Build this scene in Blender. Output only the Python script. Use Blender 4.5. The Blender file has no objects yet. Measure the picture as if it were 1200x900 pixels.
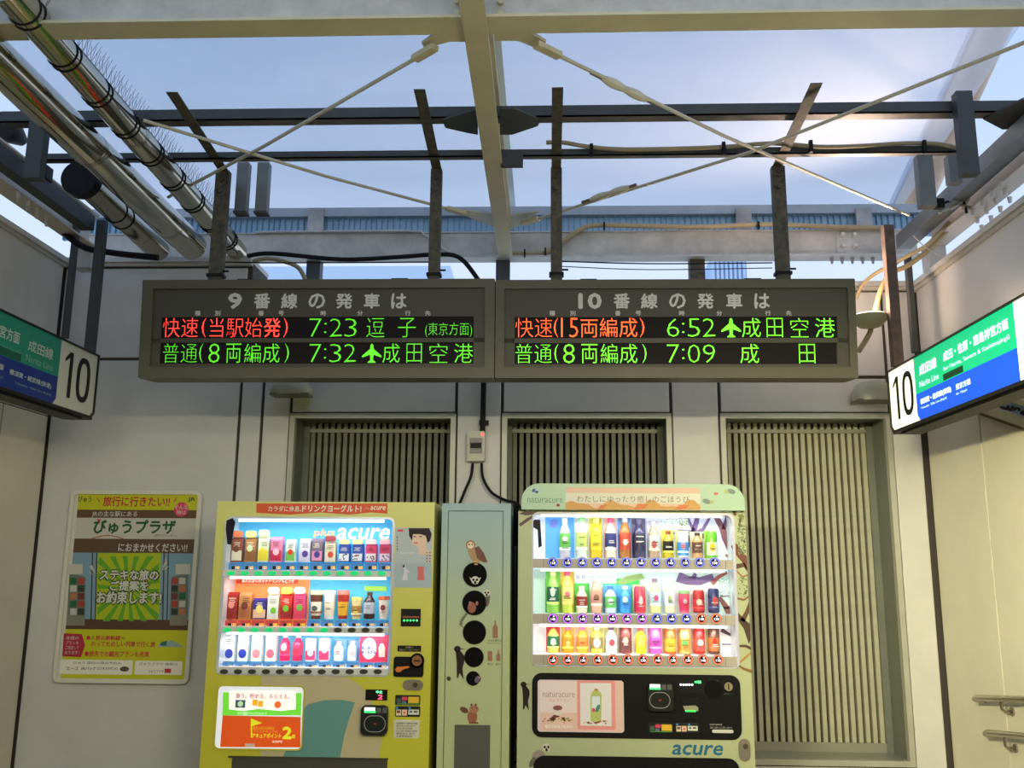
import bpy, bmesh, math, random
from mathutils import Vector, Matrix
random.seed(7)
S = bpy.context.scene
C = S.collection

# ------------------------------------------------------------ camera
FPX = 1080.0
EYE = Vector((0, 0, 1.5))
cam = bpy.data.objects.new('camera', bpy.data.cameras.new('camera'))
C.objects.link(cam)
cam.data.sensor_width = 36
cam.data.lens = FPX / 1200 * 36
cam.data.clip_start = .05
ROT = (Matrix.Rotation(math.radians(2.19), 3, 'Z') @ Matrix.Rotation(math.radians(90 + 11.2), 3, 'X')
       @ Matrix.Rotation(math.radians(.45), 3, 'Z'))
cam.matrix_world = Matrix.Translation(EYE) @ ROT.to_4x4()
S.camera = cam
S.view_settings.view_transform = 'Standard'
S.view_settings.look = 'None'
S.view_settings.gamma = 1
S.view_settings.use_curve_mapping = False
S.view_settings.exposure = 0.0
S.cycles.max_bounces = 8
S.cycles.transparent_max_bounces = 12
S.cycles.caustics_reflective = False
S.cycles.caustics_refractive = False

# ------------------------------------------------------------ sky (dawn: blue with a pale warm haze to the right)
W = bpy.data.worlds.new('sky'); S.world = W; W.use_nodes = True
nt = W.node_tree; N = nt.nodes; L = nt.links
bg = N['Background']
tc = N.new('ShaderNodeTexCoord')
sep = N.new('ShaderNodeSeparateXYZ'); L.new(tc.outputs['Generated'], sep.inputs[0])
noi = N.new('ShaderNodeTexNoise'); noi.inputs['Scale'].default_value = 1.7; noi.inputs['Detail'].default_value = 4
L.new(tc.outputs['Generated'], noi.inputs['Vector'])
ma = N.new('ShaderNodeMath'); ma.operation = 'MULTIPLY_ADD'; ma.inputs[1].default_value = .7; ma.inputs[2].default_value = .92
L.new(noi.outputs['Fac'], ma.inputs[0])
mb = N.new('ShaderNodeMath'); mb.operation = 'MULTIPLY_ADD'; mb.inputs[1].default_value = -2.4
L.new(sep.outputs['Z'], mb.inputs[0]); L.new(ma.outputs[0], mb.inputs[2])
rp = N.new('ShaderNodeValToRGB')
rp.color_ramp.elements[0].position = .0; rp.color_ramp.elements[0].color = (.36, .53, .84, 1)
rp.color_ramp.elements[1].position = .85; rp.color_ramp.elements[1].color = (.74, .84, 1.0, 1)
L.new(mb.outputs[0], rp.inputs[0]); L.new(rp.outputs[0], bg.inputs[0])
bg.inputs[1].default_value = 1.15


def area(name, loc, look, sx, sy, power, col):
    l = bpy.data.lights.new(name, 'AREA'); l.shape = 'RECTANGLE'; l.size = sx; l.size_y = sy
    l.energy = power; l.color = col
    o = bpy.data.objects.new(name, l); C.objects.link(o); o.location = loc
    o.rotation_euler = (Vector(look) - Vector(loc)).to_track_quat('-Z', 'Y').to_euler()
    return o


# fluorescent tubes under the concourse ceiling, behind and beside the viewer; the last is an added fill
area('tube_and_fill_light', (.9, .1, 2.50), (2.3, 5.0, 1.0), 1.2, .12, 75, (1, .90, .58))
area('tube_and_fill_light', (-1.6, -.6, 2.52), (-1.6, 5.3, .9), 1.2, .12, 34, (1, .93, .66))
w_ = area('tube_and_fill_light', (-.9, .3, 2.46), (2.35, 4.3, 1.3), 1.2, .12, 23, (1, .90, .55)); w_.data.spread = math.radians(46)  # added narrow fill to brighten the right wall, no tube there
# added fill light with no known lamp, brightens the roof steel from below
area('added_roof_fill_light', (.2, .98, 2.8), (.2, 4.4, 3.5), 2.6, .08, 16, (1, .93, .74))

# ------------------------------------------------------------ frames: a flat face with right / up / outward axes


def ray(u, v):
    return ROT @ Vector(((u - 600) / FPX, (450 - v) / FPX, -1))


def PY(u, v, Y):
    d = ray(u, v); return EYE + d * (Y / d.y)


def PZ(u, v, z):
    d = ray(u, v); return EYE + d * ((z - EYE.z) / d.z)


def PX(u, v, x):
    d = ray(u, v); return EYE + d * (x / d.x)


class F:
    def __init__(s, o, a, b):
        s.o = Vector(o); s.a = Vector(a).normalized(); s.b = Vector(b).normalized(); s.n = s.a.cross(s.b)

    def pt(s, a, b, d=0):
        return s.o + s.a * a + s.b * b + s.n * d

    def px(s, u, v):
        r = ray(u, v); t = (s.o - EYE).dot(s.n) / r.dot(s.n)
        p = EYE + r * t - s.o
        return p.dot(s.a), p.dot(s.b)

    def pts(s, *uv):
        return [s.px(u, v) for u, v in uv]

    def rect(s, u0, v0, u1, v1):
        um, vm = (u0 + u1) / 2, (v0 + v1) / 2
        return s.px(u0, vm)[0], s.px(um, v1)[1], s.px(u1, vm)[0], s.px(um, v0)[1]


def FY(Y):
    return F((0, Y, 0), (1, 0, 0), (0, 0, 1))


def rr(a0, b0, a1, b1, r, n=5):
    r = min(r, (a1 - a0) / 2, (b1 - b0) / 2)
    if r <= 0: return [(a0, b0), (a1, b0), (a1, b1), (a0, b1)]
    out = []
    for cx, cy, s in ((a1 - r, b0 + r, -90), (a1 - r, b1 - r, 0), (a0 + r, b1 - r, 90), (a0 + r, b0 + r, 180)):
        for k in range(n + 1):
            t = math.radians(s + 90 * k / n); out.append((cx + r * math.cos(t), cy + r * math.sin(t)))
    return out


def disc(a, b, r, n=20, rb=None):
    rb = rb or r
    return [(a + r * math.cos(2 * math.pi * k / n), b + rb * math.sin(2 * math.pi * k / n)) for k in range(n)]


_tx = {}


def glyphs(s, off):
    k = (s, off)
    if k not in _tx:
        c = bpy.data.curves.new('t', 'FONT'); c.body = s; c.resolution_u = 2; c.offset = off
        o = bpy.data.objects.new('t', c); C.objects.link(o)
        m = bpy.data.meshes.new_from_object(o.evaluated_get(bpy.context.evaluated_depsgraph_get()))
        vs = [v.co.copy() for v in m.vertices]; fs = [tuple(p.vertices) for p in m.polygons]
        bpy.data.objects.remove(o); bpy.data.curves.remove(c); bpy.data.meshes.remove(m)
        xs = [v.x for v in vs]; ys = [v.y for v in vs]
        _tx[k] = (vs, fs, min(xs), max(xs), min(ys), max(ys))
    return _tx[k]


class MB:
    def __init__(s): s.v = []; s.f = []; s.flat = False

    def add(s, vs, fs):
        n = len(s.v); s.v += [Vector(v) for v in vs]; s.f += [tuple(i + n for i in f) for f in fs]; return s

    def box(s, x0, x1, y0, y1, z0, z1):
        return s.add([(x, y, z) for x in (x0, x1) for y in (y0, y1) for z in (z0, z1)],
                     [(0, 1, 3, 2), (4, 6, 7, 5), (0, 4, 5, 1), (2, 3, 7, 6), (0, 2, 6, 4), (1, 5, 7, 3)])

    def fbox(s, F_, a0, b0, a1, b1, d0, d1):
        return s.plate(F_, [(a0, b0), (a1, b0), (a1, b1), (a0, b1)], d0, d1)

    def plate(s, F_, p, d0, d1):
        n = len(p)
        vs = [F_.pt(a, b, d0) for a, b in p] + [F_.pt(a, b, d1) for a, b in p]
        fs = [tuple(range(n))[::-1], tuple(range(n, 2 * n))] + [(i, (i + 1) % n, n + (i + 1) % n, n + i) for i in range(n)]
        return s.add(vs, fs)

    def ring(s, F_, po, pi_, d0, d1):
        n = len(po)
        vs = [F_.pt(a, b, d) for d in (d0, d1) for P_ in (po, pi_) for a, b in P_]
        fs = []
        for i in range(n):
            j = (i + 1) % n
            fs += [(i, j, n + j, n + i), (2 * n + i, 3 * n + i, 3 * n + j, 2 * n + j), (i, 2 * n + i, 2 * n + j, j), (n + i, n + j, 3 * n + j, 3 * n + i)]
        return s.add(vs, fs)

    def hole(s, F_, o, i, r, d0, d1, n=5):
        """rectangle o with a rounded rectangular opening i"""
        pi_ = rr(*i, r, n); k = n + 1
        po = [(o[2], o[1])] * 0
        cs = [(o[2], o[1]), (o[2], o[3]), (o[0], o[3]), (o[0], o[1])]
        po = []
        for q in range(4):
            for t in range(k):
                c = cs[q]
                h = n // 2 + 1
                p = pi_[q * k + t]
                if q == 0: po.append((p[0], o[1]) if t == 0 else ((o[2], p[1]) if t == n else c))
                if q == 1: po.append((o[2], p[1]) if t == 0 else ((p[0], o[3]) if t == n else c))
                if q == 2: po.append((p[0], o[3]) if t == 0 else ((o[0], p[1]) if t == n else c))
                if q == 3: po.append((o[0], p[1]) if t == 0 else ((p[0], o[1]) if t == n else c))
        return s.ring(F_, po, pi_, d0, d1)

    def tube(s, pts, r, n=8, cap=True):
        pts = [Vector(p) for p in pts]; m = len(pts); vs = []
        up = None
        for i, p in enumerate(pts):
            t = (pts[min(i + 1, m - 1)] - pts[max(i - 1, 0)]).normalized()
            if up is None: up = t.orthogonal().normalized()
            up = (up - t * up.dot(t)).normalized(); w = t.cross(up)
            rad = r[i] if isinstance(r, (list, tuple)) else r
            vs += [p + (up * math.cos(2 * math.pi * k / n) + w * math.sin(2 * math.pi * k / n)) * rad for k in range(n)]
        fs = [(i * n + k, i * n + (k + 1) % n, (i + 1) * n + (k + 1) % n, (i + 1) * n + k) for i in range(m - 1) for k in range(n)]
        if cap: fs += [tuple(range(n))[::-1], tuple(range((m - 1) * n, m * n))]
        return s.add(vs, fs)

    def beam(s, p0, p1, w, h, up=(0, 0, 1)):
        """square-section bar from p0 to p1"""
        p0 = Vector(p0); p1 = Vector(p1); t = (p1 - p0).normalized(); up = Vector(up)
        a = t.cross(up).normalized(); b = a.cross(t)
        vs = [p + a * (w / 2 * i) + b * (h / 2 * j) for p in (p0, p1) for i, j in ((-1, -1), (1, -1), (1, 1), (-1, 1))]
        return s.add(vs, [(0, 3, 2, 1), (4, 5, 6, 7), (0, 1, 5, 4), (1, 2, 6, 5), (2, 3, 7, 6), (3, 0, 4, 7)])

    def lathe(s, c, prof, n=16, cap=True, sy=1):
        c = Vector(c); m = len(prof); vs = []
        for r, z in prof:
            vs += [c + Vector((r * math.cos(2 * math.pi * k / n), sy * r * math.sin(2 * math.pi * k / n), z)) for k in range(n)]
        fs = [(i * n + k, i * n + (k + 1) % n, (i + 1) * n + (k + 1) % n, (i + 1) * n + k) for i in range(m - 1) for k in range(n)]
        if cap: fs += [tuple(range(n))[::-1], tuple(range((m - 1) * n, m * n))]
        return s.add(vs, fs)

    def text(s, F_, t, a0, b0, a1, b1, d, off=0, it=0):
        bold = max(0, off) * 1.2
        if bold < .006: bold = 0
        vs, fs, x0, x1, y0, y1 = glyphs(t, min(0, off))
        sx = (a1 - a0) / (x1 - x0); sy = (b1 - b0) / (y1 - y0)
        s.flat = True
        o = bold * (b1 - b0)
        for k, (i, j) in enumerate(((0, 0), (o, 0), (-o, 0), (0, o), (0, -o)) if bold else ((0, 0),)):
            s.add([F_.pt(a0 + i + (v.x - x0 + it * (v.y - y0)) * sx, b0 + j + (v.y - y0) * sy, d + k * .00004) for v in vs], fs)
        return s

    def ptext(s, F_, t, u0, v0, u1, v1, d=.0012, off=0, it=0):
        return s.text(F_, t, *F_.rect(u0, v0, u1, v1), d, off, it)

    def build(s, name, mat, root=None, smooth=False, label=None):
        me = bpy.data.meshes.new(name)
        if root is not None:
            o0 = root.matrix_world.translation if root.parent is None else root.parent.matrix_world.translation
            o0 = Vector(root.get('org', o0))
        else:
            zs = min(v.z for v in s.v)
            o0 = Vector(((min(v.x for v in s.v) + max(v.x for v in s.v)) / 2, (min(v.y for v in s.v) + max(v.y for v in s.v)) / 2, zs))
        me.from_pydata([v - o0 for v in s.v], [], s.f)
        if not s.flat:
            bm = bmesh.new(); bm.from_mesh(me); bmesh.ops.recalc_face_normals(bm, faces=bm.faces); bm.to_mesh(me); bm.free()
        if smooth:
            me.shade_smooth() if hasattr(me, 'shade_smooth') else None
            try: me.set_sharp_from_angle(angle=math.radians(38))
            except Exception: pass
        me.materials.append(mat)
        ob = bpy.data.objects.new(name, me); C.objects.link(ob)
        ob['org'] = tuple(o0)
        if root is not None: ob.parent = root
        else: ob.location = o0
        if label: ob['label'] = label
        return ob


def clean():
    for o in bpy.data.objects:
        if 'org' in o: del o['org']


def tag(o, label=None, cat=None, group=None, kind=None):
    if label: o['label'] = label
    if cat: o['category'] = cat
    if group: o['group'] = group
    if kind: o['kind'] = kind
    return o


def thing(name, label, cat, loc, group=None, kind=None):
    o = bpy.data.objects.new(name, None); C.objects.link(o); o.location = loc; o.empty_display_size = .1
    o['org'] = tuple(loc)
    return tag(o, label, cat, group, kind)


_m = {}


def lin(c):
    c = c / 255
    return c / 12.92 if c <= .04045 else ((c + .055) / 1.055) ** 2.4


def M(col, rough=.5, metal=0, emit=0, dirt=0, dscale=6, alpha=1, trans=0, name=None):
    k = (col, rough, metal, emit, dirt, dscale, alpha, trans)
    if k in _m: return _m[k]
    m = bpy.data.materials.new(name or 'surface'); m.use_nodes = True
    nt = m.node_tree; b = nt.nodes['Principled BSDF']
    c = (lin(col[0]), lin(col[1]), lin(col[2]), 1)
    b.inputs['Base Color'].default_value = c
    b.inputs['Roughness'].default_value = rough; b.inputs['Metallic'].default_value = metal
    if max(col) < 46: b.inputs['Specular IOR Level'].default_value = .18
    if trans: b.inputs['Transmission Weight'].default_value = trans
    if emit:
        b.inputs['Emission Color'].default_value = c; b.inputs['Emission Strength'].default_value = emit
    if alpha < 1: b.inputs['Alpha'].default_value = alpha
    if dirt:
        tcn = nt.nodes.new('ShaderNodeTexCoord'); n1 = nt.nodes.new('ShaderNodeTexNoise')
        n1.inputs['Scale'].default_value = dscale; n1.inputs['Detail'].default_value = 6; n1.inputs['Roughness'].default_value = .65
        nt.links.new(tcn.outputs['Object'], n1.inputs['Vector'])
        mr = nt.nodes.new('ShaderNodeMapRange'); mr.inputs['From Min'].default_value = .35; mr.inputs['From Max'].default_value = .7
        mr.inputs['To Min'].default_value = 1 - dirt; mr.inputs['To Max'].default_value = 1 + dirt * .3
        nt.links.new(n1.outputs['Fac'], mr.inputs['Value'])
        mx = nt.nodes.new('ShaderNodeVectorMath'); mx.operation = 'SCALE'; mx.inputs[0].default_value = c[:3]
        nt.links.new(mr.outputs[0], mx.inputs['Scale']); nt.links.new(mx.outputs[0], b.inputs['Base Color'])
        mr2 = nt.nodes.new('ShaderNodeMapRange'); mr2.inputs['To Min'].default_value = max(.05, rough - .12); mr2.inputs['To Max'].default_value = min(1, rough + .12)
        nt.links.new(n1.outputs['Fac'], mr2.inputs['Value']); nt.links.new(mr2.outputs[0], b.inputs['Roughness'])
    _m[k] = m
    return m


def glass_mat(tint, gloss=.05, diff=0, name='clear_glass'):
    m = bpy.data.materials.new(name); m.use_nodes = True
    nt = m.node_tree; nt.nodes.clear()
    out = nt.nodes.new('ShaderNodeOutputMaterial'); t = nt.nodes.new('ShaderNodeBsdfTransparent'); t.inputs[0].default_value = (*tint, 1)
    g = nt.nodes.new('ShaderNodeBsdfGlossy'); g.inputs['Roughness'].default_value = .03
    mx = nt.nodes.new('ShaderNodeMixShader'); mx.inputs[0].default_value = gloss
    nt.links.new(t.outputs[0], mx.inputs[1]); nt.links.new(g.outputs[0], mx.inputs[2])
    last = mx
    if diff:
        d1 = nt.nodes.new('ShaderNodeBsdfTranslucent'); d1.inputs[0].default_value = (.9, .93, .96, 1)
        d2 = nt.nodes.new('ShaderNodeBsdfDiffuse'); d2.inputs[0].default_value = (.9, .9, .92, 1)
        d = nt.nodes.new('ShaderNodeMixShader'); nt.links.new(d1.outputs[0], d.inputs[1]); nt.links.new(d2.outputs[0], d.inputs[2]); d.inputs[0].default_value = .42
        nz = nt.nodes.new('ShaderNodeTexNoise'); nz.inputs['Scale'].default_value = .8; nz.inputs['Detail'].default_value = 3
        tcn = nt.nodes.new('ShaderNodeTexCoord'); nt.links.new(tcn.outputs['Object'], nz.inputs['Vector'])
        mr = nt.nodes.new('ShaderNodeMapRange'); mr.inputs['To Min'].default_value = diff * .5; mr.inputs['To Max'].default_value = diff * 1.5
        nt.links.new(nz.outputs['Fac'], mr.inputs['Value'])
        m2 = nt.nodes.new('ShaderNodeMixShader'); nt.links.new(mr.outputs[0], m2.inputs[0])
        nt.links.new(mx.outputs[0], m2.inputs[1]); nt.links.new(d.outputs[0], m2.inputs[2]); last = m2
    nt.links.new(last.outputs[0], out.inputs[0])
    return m


WHITE = M((205, 204, 200), .38, dirt=.08, dscale=3)
WHITE2 = M((214, 208, 186), .4, dirt=.06, dscale=4)
JOINT = M((62, 56, 50), .7)
COPING = M((196, 194, 186), .4, dirt=.12)
SLAT_SHADED = M((138, 138, 120), .5, dirt=.3, dscale=20)  # slat colour darkened for weaker light on the first two louvres, with more dirt
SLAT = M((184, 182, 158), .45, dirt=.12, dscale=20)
REVEAL = M((118, 124, 112), .5, dirt=.15)
DARKIN = M((38, 38, 32), .8)
CREAM = M((196, 190, 158), .45, dirt=.12, dscale=5)
STEELW = M((188, 188, 182), .45, dirt=.22, dscale=7)
DARK = M((62, 66, 66), .55, dirt=.2, dscale=14)
RUST = M((88, 82, 66), .65, dirt=.7, dscale=26)
GREYST = M((120, 122, 120), .45, metal=.4, dirt=.2)
CHROME = M((196, 190, 172), .12, metal=1)
CHROME2 = M((176, 168, 150), .22, metal=1)
BLACK = M((16, 16, 17), .45)
RUBBER = M((22, 22, 24), .6)
TAN = M((150, 138, 108), .6, dirt=.15)
CLEAR = glass_mat((.96, .98, .98), .02)
# ============================================================ setting
YW = 5.3
FW = FY(YW)
XL = FW.px(58, 487)[0]; XR = FW.px(1085, 504)[0]
ZHI = FW.px(160, 303)[1]; ZLO = FW.px(1030, 331)[1]
XSTEP = FW.px(290, 400)[0]
tag(MB().box(XL - 4, XR + 4, -6, 8, -.12, 0).build('floor', M((120, 118, 112), .7, dirt=.2)), kind='structure')
# concourse ceiling over and behind the viewer, plus an unseen downstand added to shade the upper wall
tag(MB().box(XL - .3, XR + .3, -6, .9, 2.62, 2.75).build('ceiling', M((200, 200, 195), .8)), kind='structure')
tag(MB().box(XL - .3, XR + .3, .82, .9, 2.5, 3.1).build('trim_shade_edge', M((190, 190, 185), .7)), kind='structure')
tag(MB().box(XL - .3, XR + .3, -6.1, -6, 0, 2.75).build('wall_sky_stop', M((150, 148, 140), .8)), kind='structure')  # unseen wall, added to hold back sky light from behind the viewer

# openings of the three louvres
OPN = []
for (ul, ur) in ((340.5, 534.5), (588.5, 786.5), (843.5, 1043)):
    um = (ul + ur) / 2
    OPN.append((FW.px(ul, 487)[0], FW.px(ur, 487)[0], FW.px(um, 484.5)[1]))
ZB = FW.px(950, 897)[1]
wb = MB()
xs = [XL - .1, OPN[0][0], OPN[0][1], OPN[1][0], OPN[1][1], OPN[2][0], OPN[2][1], XR + .1]
wb.box(XL - .1, XSTEP, YW + .012, YW + .3, 0, ZHI - .03)
wb.box(XSTEP, xs[1], YW + .012, YW + .3, 0, ZLO - .03)
wb.box(xs[2], xs[3], YW + .012, YW + .3, 0, ZLO - .03)
wb.box(xs[4], xs[5], YW + .012, YW + .3, 0, ZLO - .03)
wb.box(xs[6], xs[7], YW + .012, YW + .3, 0, ZLO - .03)
for a, b, z in OPN:
    wb.box(a, b, YW + .012, YW + .3, z, ZLO - .03); wb.box(a, b, YW + .012, YW + .3, 0, ZB)
wall = tag(wb.build('wall_back', JOINT), kind='structure')
JW = .009


def wpanel(x0, x1, z0, z1, root=wall, mat=WHITE):
    m = MB(); g = JW
    # slightly bevelled sheet-metal panel standing proud of the joints
    F_ = FY(YW + .012)
    o = [(x0 + g, z0 + g), (x1 - g, z0 + g), (x1 - g, z1 - g), (x0 + g, z1 - g)]
    i = [(x0 + g + .004, z0 + g + .004), (x1 - g - .004, z0 + g + .004), (x1 - g - .004, z1 - g - .004), (x0 + g + .004, z1 - g - .004)]
    vs = [F_.pt(a, b, 0) for a, b in o] + [F_.pt(a, b, .009) for a, b in o] + [F_.pt(a, b, .012) for a, b in i]
    fs = [(0, 3, 2, 1), (8, 9, 10, 11)] + [(k, (k + 1) % 4, 4 + (k + 1) % 4, 4 + k) for k in range(4)] + [(4 + k, 4 + (k + 1) % 4, 8 + (k + 1) % 4, 8 + k) for k in range(4)]
    return m.add(vs, fs).build('panel', mat, root)


zj = FW.px(139, 420.6)[1]; zj2 = FW.px(1023, 442)[1]; zh = OPN[0][2] + .008
x283 = FW.px(281.5, 470)[0]; x309 = FW.px(308, 470)[0]
wpanel(XL, x283, zj, ZHI - .055); wpanel(XL, x283, .0, zj)
wpanel(x283, x309, 0, ZLO - .05); wpanel(x309, xs[1], 0, ZLO - .05)
wpanel(xs[2], xs[3], 0, ZLO - .05); wpanel(xs[4], xs[5], 0, ZLO - .05)
for a, b, z in OPN[:2]:
    wpanel(a, b, z, ZLO - .05); wpanel(a, b, 0, ZB)
a, b, z = OPN[2]
wpanel(a, b, z, zj2); wpanel(a, b, zj2, ZLO - .05); wpanel(a, b, 0, ZB)
wpanel(xs[6], XR - .02, 0, zj2); x_m = FW.px(1031, 370)[0]
wpanel(xs[6], XR - .02, zj2, ZLO - .05)
MB().box(XL - .1, XSTEP, YW - .03, YW + .32, ZHI - .03, ZHI).box(XL - .1, XSTEP, YW - .012, YW + .02, ZHI - .05, ZHI - .03).build('coping', COPING, wall)
MB().box(XSTEP, XR, YW - .03, YW + .32, ZLO - .03, ZLO).box(XSTEP, XR, YW - .012, YW + .02, ZLO - .05, ZLO - .03).build('coping', COPING, wall)

# side walls
for nm, X, sg, jv in (('wall_left', XL, -1, ((1, 500),)), ('wall_right', XR, 1, ((1147, 485),))):
    zt = PX(1082, 325, XR).z if sg > 0 else PX(75, 303, XL).z
    w = tag(MB().box(min(X + sg * .012, X + sg * .2), max(X + sg * .012, X + sg * .2), -6, YW + .3, 0, zt - .03).build(nm, JOINT), kind='structure')
    F_ = F((X + sg * .012, 0, 0), (0, -sg, 0), (0, 0, 1))
    ys = [YW - .012]
    y = PX(*jv[0], X).y
    k = 0
    while y > -6:
        ys.append(y); y -= 1.2; k += 1
    ys.append(-6)
    zm = PX(1147, 484, XR).z if sg > 0 else PX(30, 290, XL).z - .9
    for q in range(len(ys) - 1):
        y1, y0 = ys[q] - .006, ys[q + 1] + .006
        a0, a1 = sorted((-sg * y0, -sg * y1))
        for z0, z1 in ((0, zm - .004), (zm + .004, zt - .05)):
            if z0 > 1:
                if q: continue
                a0, a1 = sorted((-sg * (YW - .02), sg * 6))
            MB().fbox(F_, a0, z0, a1, z1, 0, .012).build('panel', WHITE if z0 > 1 else WHITE2, w)
    MB().box(*sorted((X - sg * .03, X + sg * .2)), -6, YW + .3, zt - .03, zt).box(*sorted((X - sg * .012, X + sg * .02)), -6, YW, zt - .05, zt - .03).build('coping', COPING, w)

# louvre windows
for n, (a, b, z) in enumerate(OPN):
    t = MB()
    fw = .03
    # outer frame
    t.box(a, a + fw, YW - .012, YW + .03, ZB, z).box(b - fw, b, YW - .012, YW + .03, ZB, z)
    t.box(a + fw, b - fw, YW - .012, YW + .03, z - fw, z).box(a + fw, b - fw, YW - .012, YW + .03, ZB, ZB + fw)
    win = tag(t.build('window_%d' % (n + 1), M((176, 176, 164), .4, metal=.2, dirt=.1)), kind='structure')
    YS = YW + .3
    r = MB()
    r.box(a, a + .012, YW + .03, YS + .1, ZB, z).box(b - .012, b, YW + .03, YS + .1, ZB, z)
    r.box(a, b, YW + .03, YS + .1, z - .012, z)
    r.build('reveal', REVEAL, win)
    MB().box(a, b, YW + .03, YS + .1, ZB, ZB + .02).build('sill', M((150, 154, 140), .3, metal=.3), win)
    MB().box(a, b, YS + .09, YS + .1, ZB, z).build('backing', DARKIN, win)
    zt = z - .075
    MB().box(a + .05, b - .05, YS - .028, YS - .014, zt, zt + .022).box(a + .05, b - .05, YS - .028, YS - .014, ZB + .02, ZB + .07).build('rail', M((150, 150, 136), .45, metal=.2), win)
    MB().box(a + .012, a + .05, YS - .03, YS + .02, ZB + .02, z - .01).box(b - .05, b - .012, YS - .03, YS + .02, ZB + .02, z - .01).build('inner_frame', REVEAL, win)
    me = None
    k = 0; x = a + .066
    while x < b - .06:
        if me is None:
            ob = MB().box(x - .012, x + .012, YS - .012, YS + .045, ZB + .03, z - .012).build('slat', SLAT if n == 2 else SLAT_SHADED, win); me = ob.data; x00 = x
        else:
            ob = bpy.data.objects.new('slat', me); C.objects.link(ob); ob.parent = win; ob.location = (x - x00, 0, 0)
        x += .04

# right wall: sloping head trim of the stair side and a dark pane above it, hand rails
FR = F((XR - .002, 0, 0), (0, -1, 0), (0, 0, 1))
t = MB().plate(FR, FR.pts((1149, 481), (1164, 475), (1240, 502), (1240, 512)), -.01, .03).build('trim_2', M((200, 192, 150), .4)); tag(t, kind='structure')
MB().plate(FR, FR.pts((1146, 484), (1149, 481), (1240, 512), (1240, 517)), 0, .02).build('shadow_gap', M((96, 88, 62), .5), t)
wp = tag(MB().plate(FR, FR.pts((1164, 475), (1182, 467), (1240, 490), (1240, 502)), 0, .008).build('window_4', M((150, 170, 205), .1)), kind='structure')
lf = MB()
for k in range(26):
    u = 1168 + 2.6 * k; v = 474 + (u - 1164) * .3 - random.uniform(0, 4.5)
    lf.plate(FR, disc(*FR.px(u, v), random.uniform(.006, .014), 6), .008, .012)
lf.build('leaf_silhouettes', M((48, 40, 34), .8), wp)
t2 = MB().plate(FR, FR.pts((1182, 467), (1188, 463), (1240, 480), (1240, 488)), 0, .03).build('trim_3', M((200, 192, 150), .4)); tag(t2, kind='structure')
def smooth_(p): return [p[0], p[1], p[1].lerp(p[2], .4) + Vector((-.008, .006, 0)), p[2], p[3]]


for (u0, v0, u1, v1, bu, bv, lab) in ((1155, 820, 1290, 822, 1187, 834, 'upper steel handrail with rounded end on right wall'),
                                      (1168, 861, 1290, 872, 1191, 877, 'lower steel handrail with rounded end on right wall')):
    p0 = PX(u0, v0, XR - .0); p1 = PX(u0 + 8, v0 + .5, XR - .06); p2 = PX(u1, v1, XR - .06)
    r = thing('handrail', lab, 'handrail', p0)
    MB().tube(smooth_([p0, p0 + Vector((-.04, -.005, 0)), p0 + Vector((-.06, -.04, (p1.z - p0.z) * .5)), p2]), .015, 12).build('rail', CHROME2, r, True)
    q0 = PX(bu, bv, XR); q1 = q0 + Vector((-.056, -.012, 0)); tt = (q0.y - .02 - p1.y) / (p2.y - p1.y); q2 = p1.lerp(p2, tt)
    MB().tube([q0, q0.lerp(q1, .75), q1 + Vector((0, -.004, .012)), q2], .007, 8).build('bracket', CHROME2, r, True)
    MB().tube([q0, q0 + Vector((-.008, 0, 0))], .02, 14).build('rosette', CHROME2, r, True)

# ============================================================ steel roof
H = 3.42


def along(v, z, u=600):
    return PZ(u, v, z).y


# frosted roof sheets
RG = glass_mat((.92, .93, .95), .03, .34, 'frosted_roof_glass')
ra = PZ(583, 100, 3.98).x
Yr0 = 2.4; Yr1 = along(247, 3.98)
for x0, x1, lab in ((-2.75, ra - .01, 'left frosted glass roof sheet left of the central rafter'), (ra + .04, PZ(1060, 240, 3.98).x, 'right frosted glass roof sheet right of the central rafter')):
    m = MB(); n = 1
    xf = x1 if x1 < 0 else PZ(1176, 22, 3.98).x + (PZ(1176, 22, 3.98).x - x1) * .25
    m.plate(F((0, 0, 3.98), (1, 0, 0), (0, 1, 0)), [(x0, Yr0), (xf, Yr0), (x1, Yr1), (x0, Yr1)], 0, .006)
    tag(m.build('roof_glass', RG), lab, 'roof')
MB()
gs = tag(MB().box(ra - .01, ra + .04, Yr0, Yr1, 3.97, 3.985).build('glazing_strip', M((170, 190, 190), .4)), 'pale green glazing strip between the two roof sheets', 'trim')


def ibeam(name, lab, p0, p1, w, h, tk, mat, cat='beam'):
    """I-section running p0->p1, p = bottom centre line"""
    p0 = Vector(p0); p1 = Vector(p1)
    r = thing(name, lab, cat, p0)
    z = Vector((0, 0, 1))
    MB().beam(p0 + z * tk / 2, p1 + z * tk / 2, w, tk).build('bottom_flange', mat, r)
    MB().beam(p0 + z * (h / 2), p1 + z * (h / 2), tk, h - 2 * tk).build('web', STEELW if mat is CREAM else mat, r)
    MB().beam(p0 + z * (h - tk / 2), p1 + z * (h - tk / 2), w, tk).build('top_flange', mat, r)
    return r


# top cross beam
y0 = along(26, H); y1 = along(33, H); yb = (y0 + y1) / 2; wbm = .11
tb = ibeam('cross_beam', 'cream steel I-beam spanning the whole top of the view', (-4.2, along(29.5, H), H), (4.2, along(29.5, H), H), wbm, .17, .012, CREAM)
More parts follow.
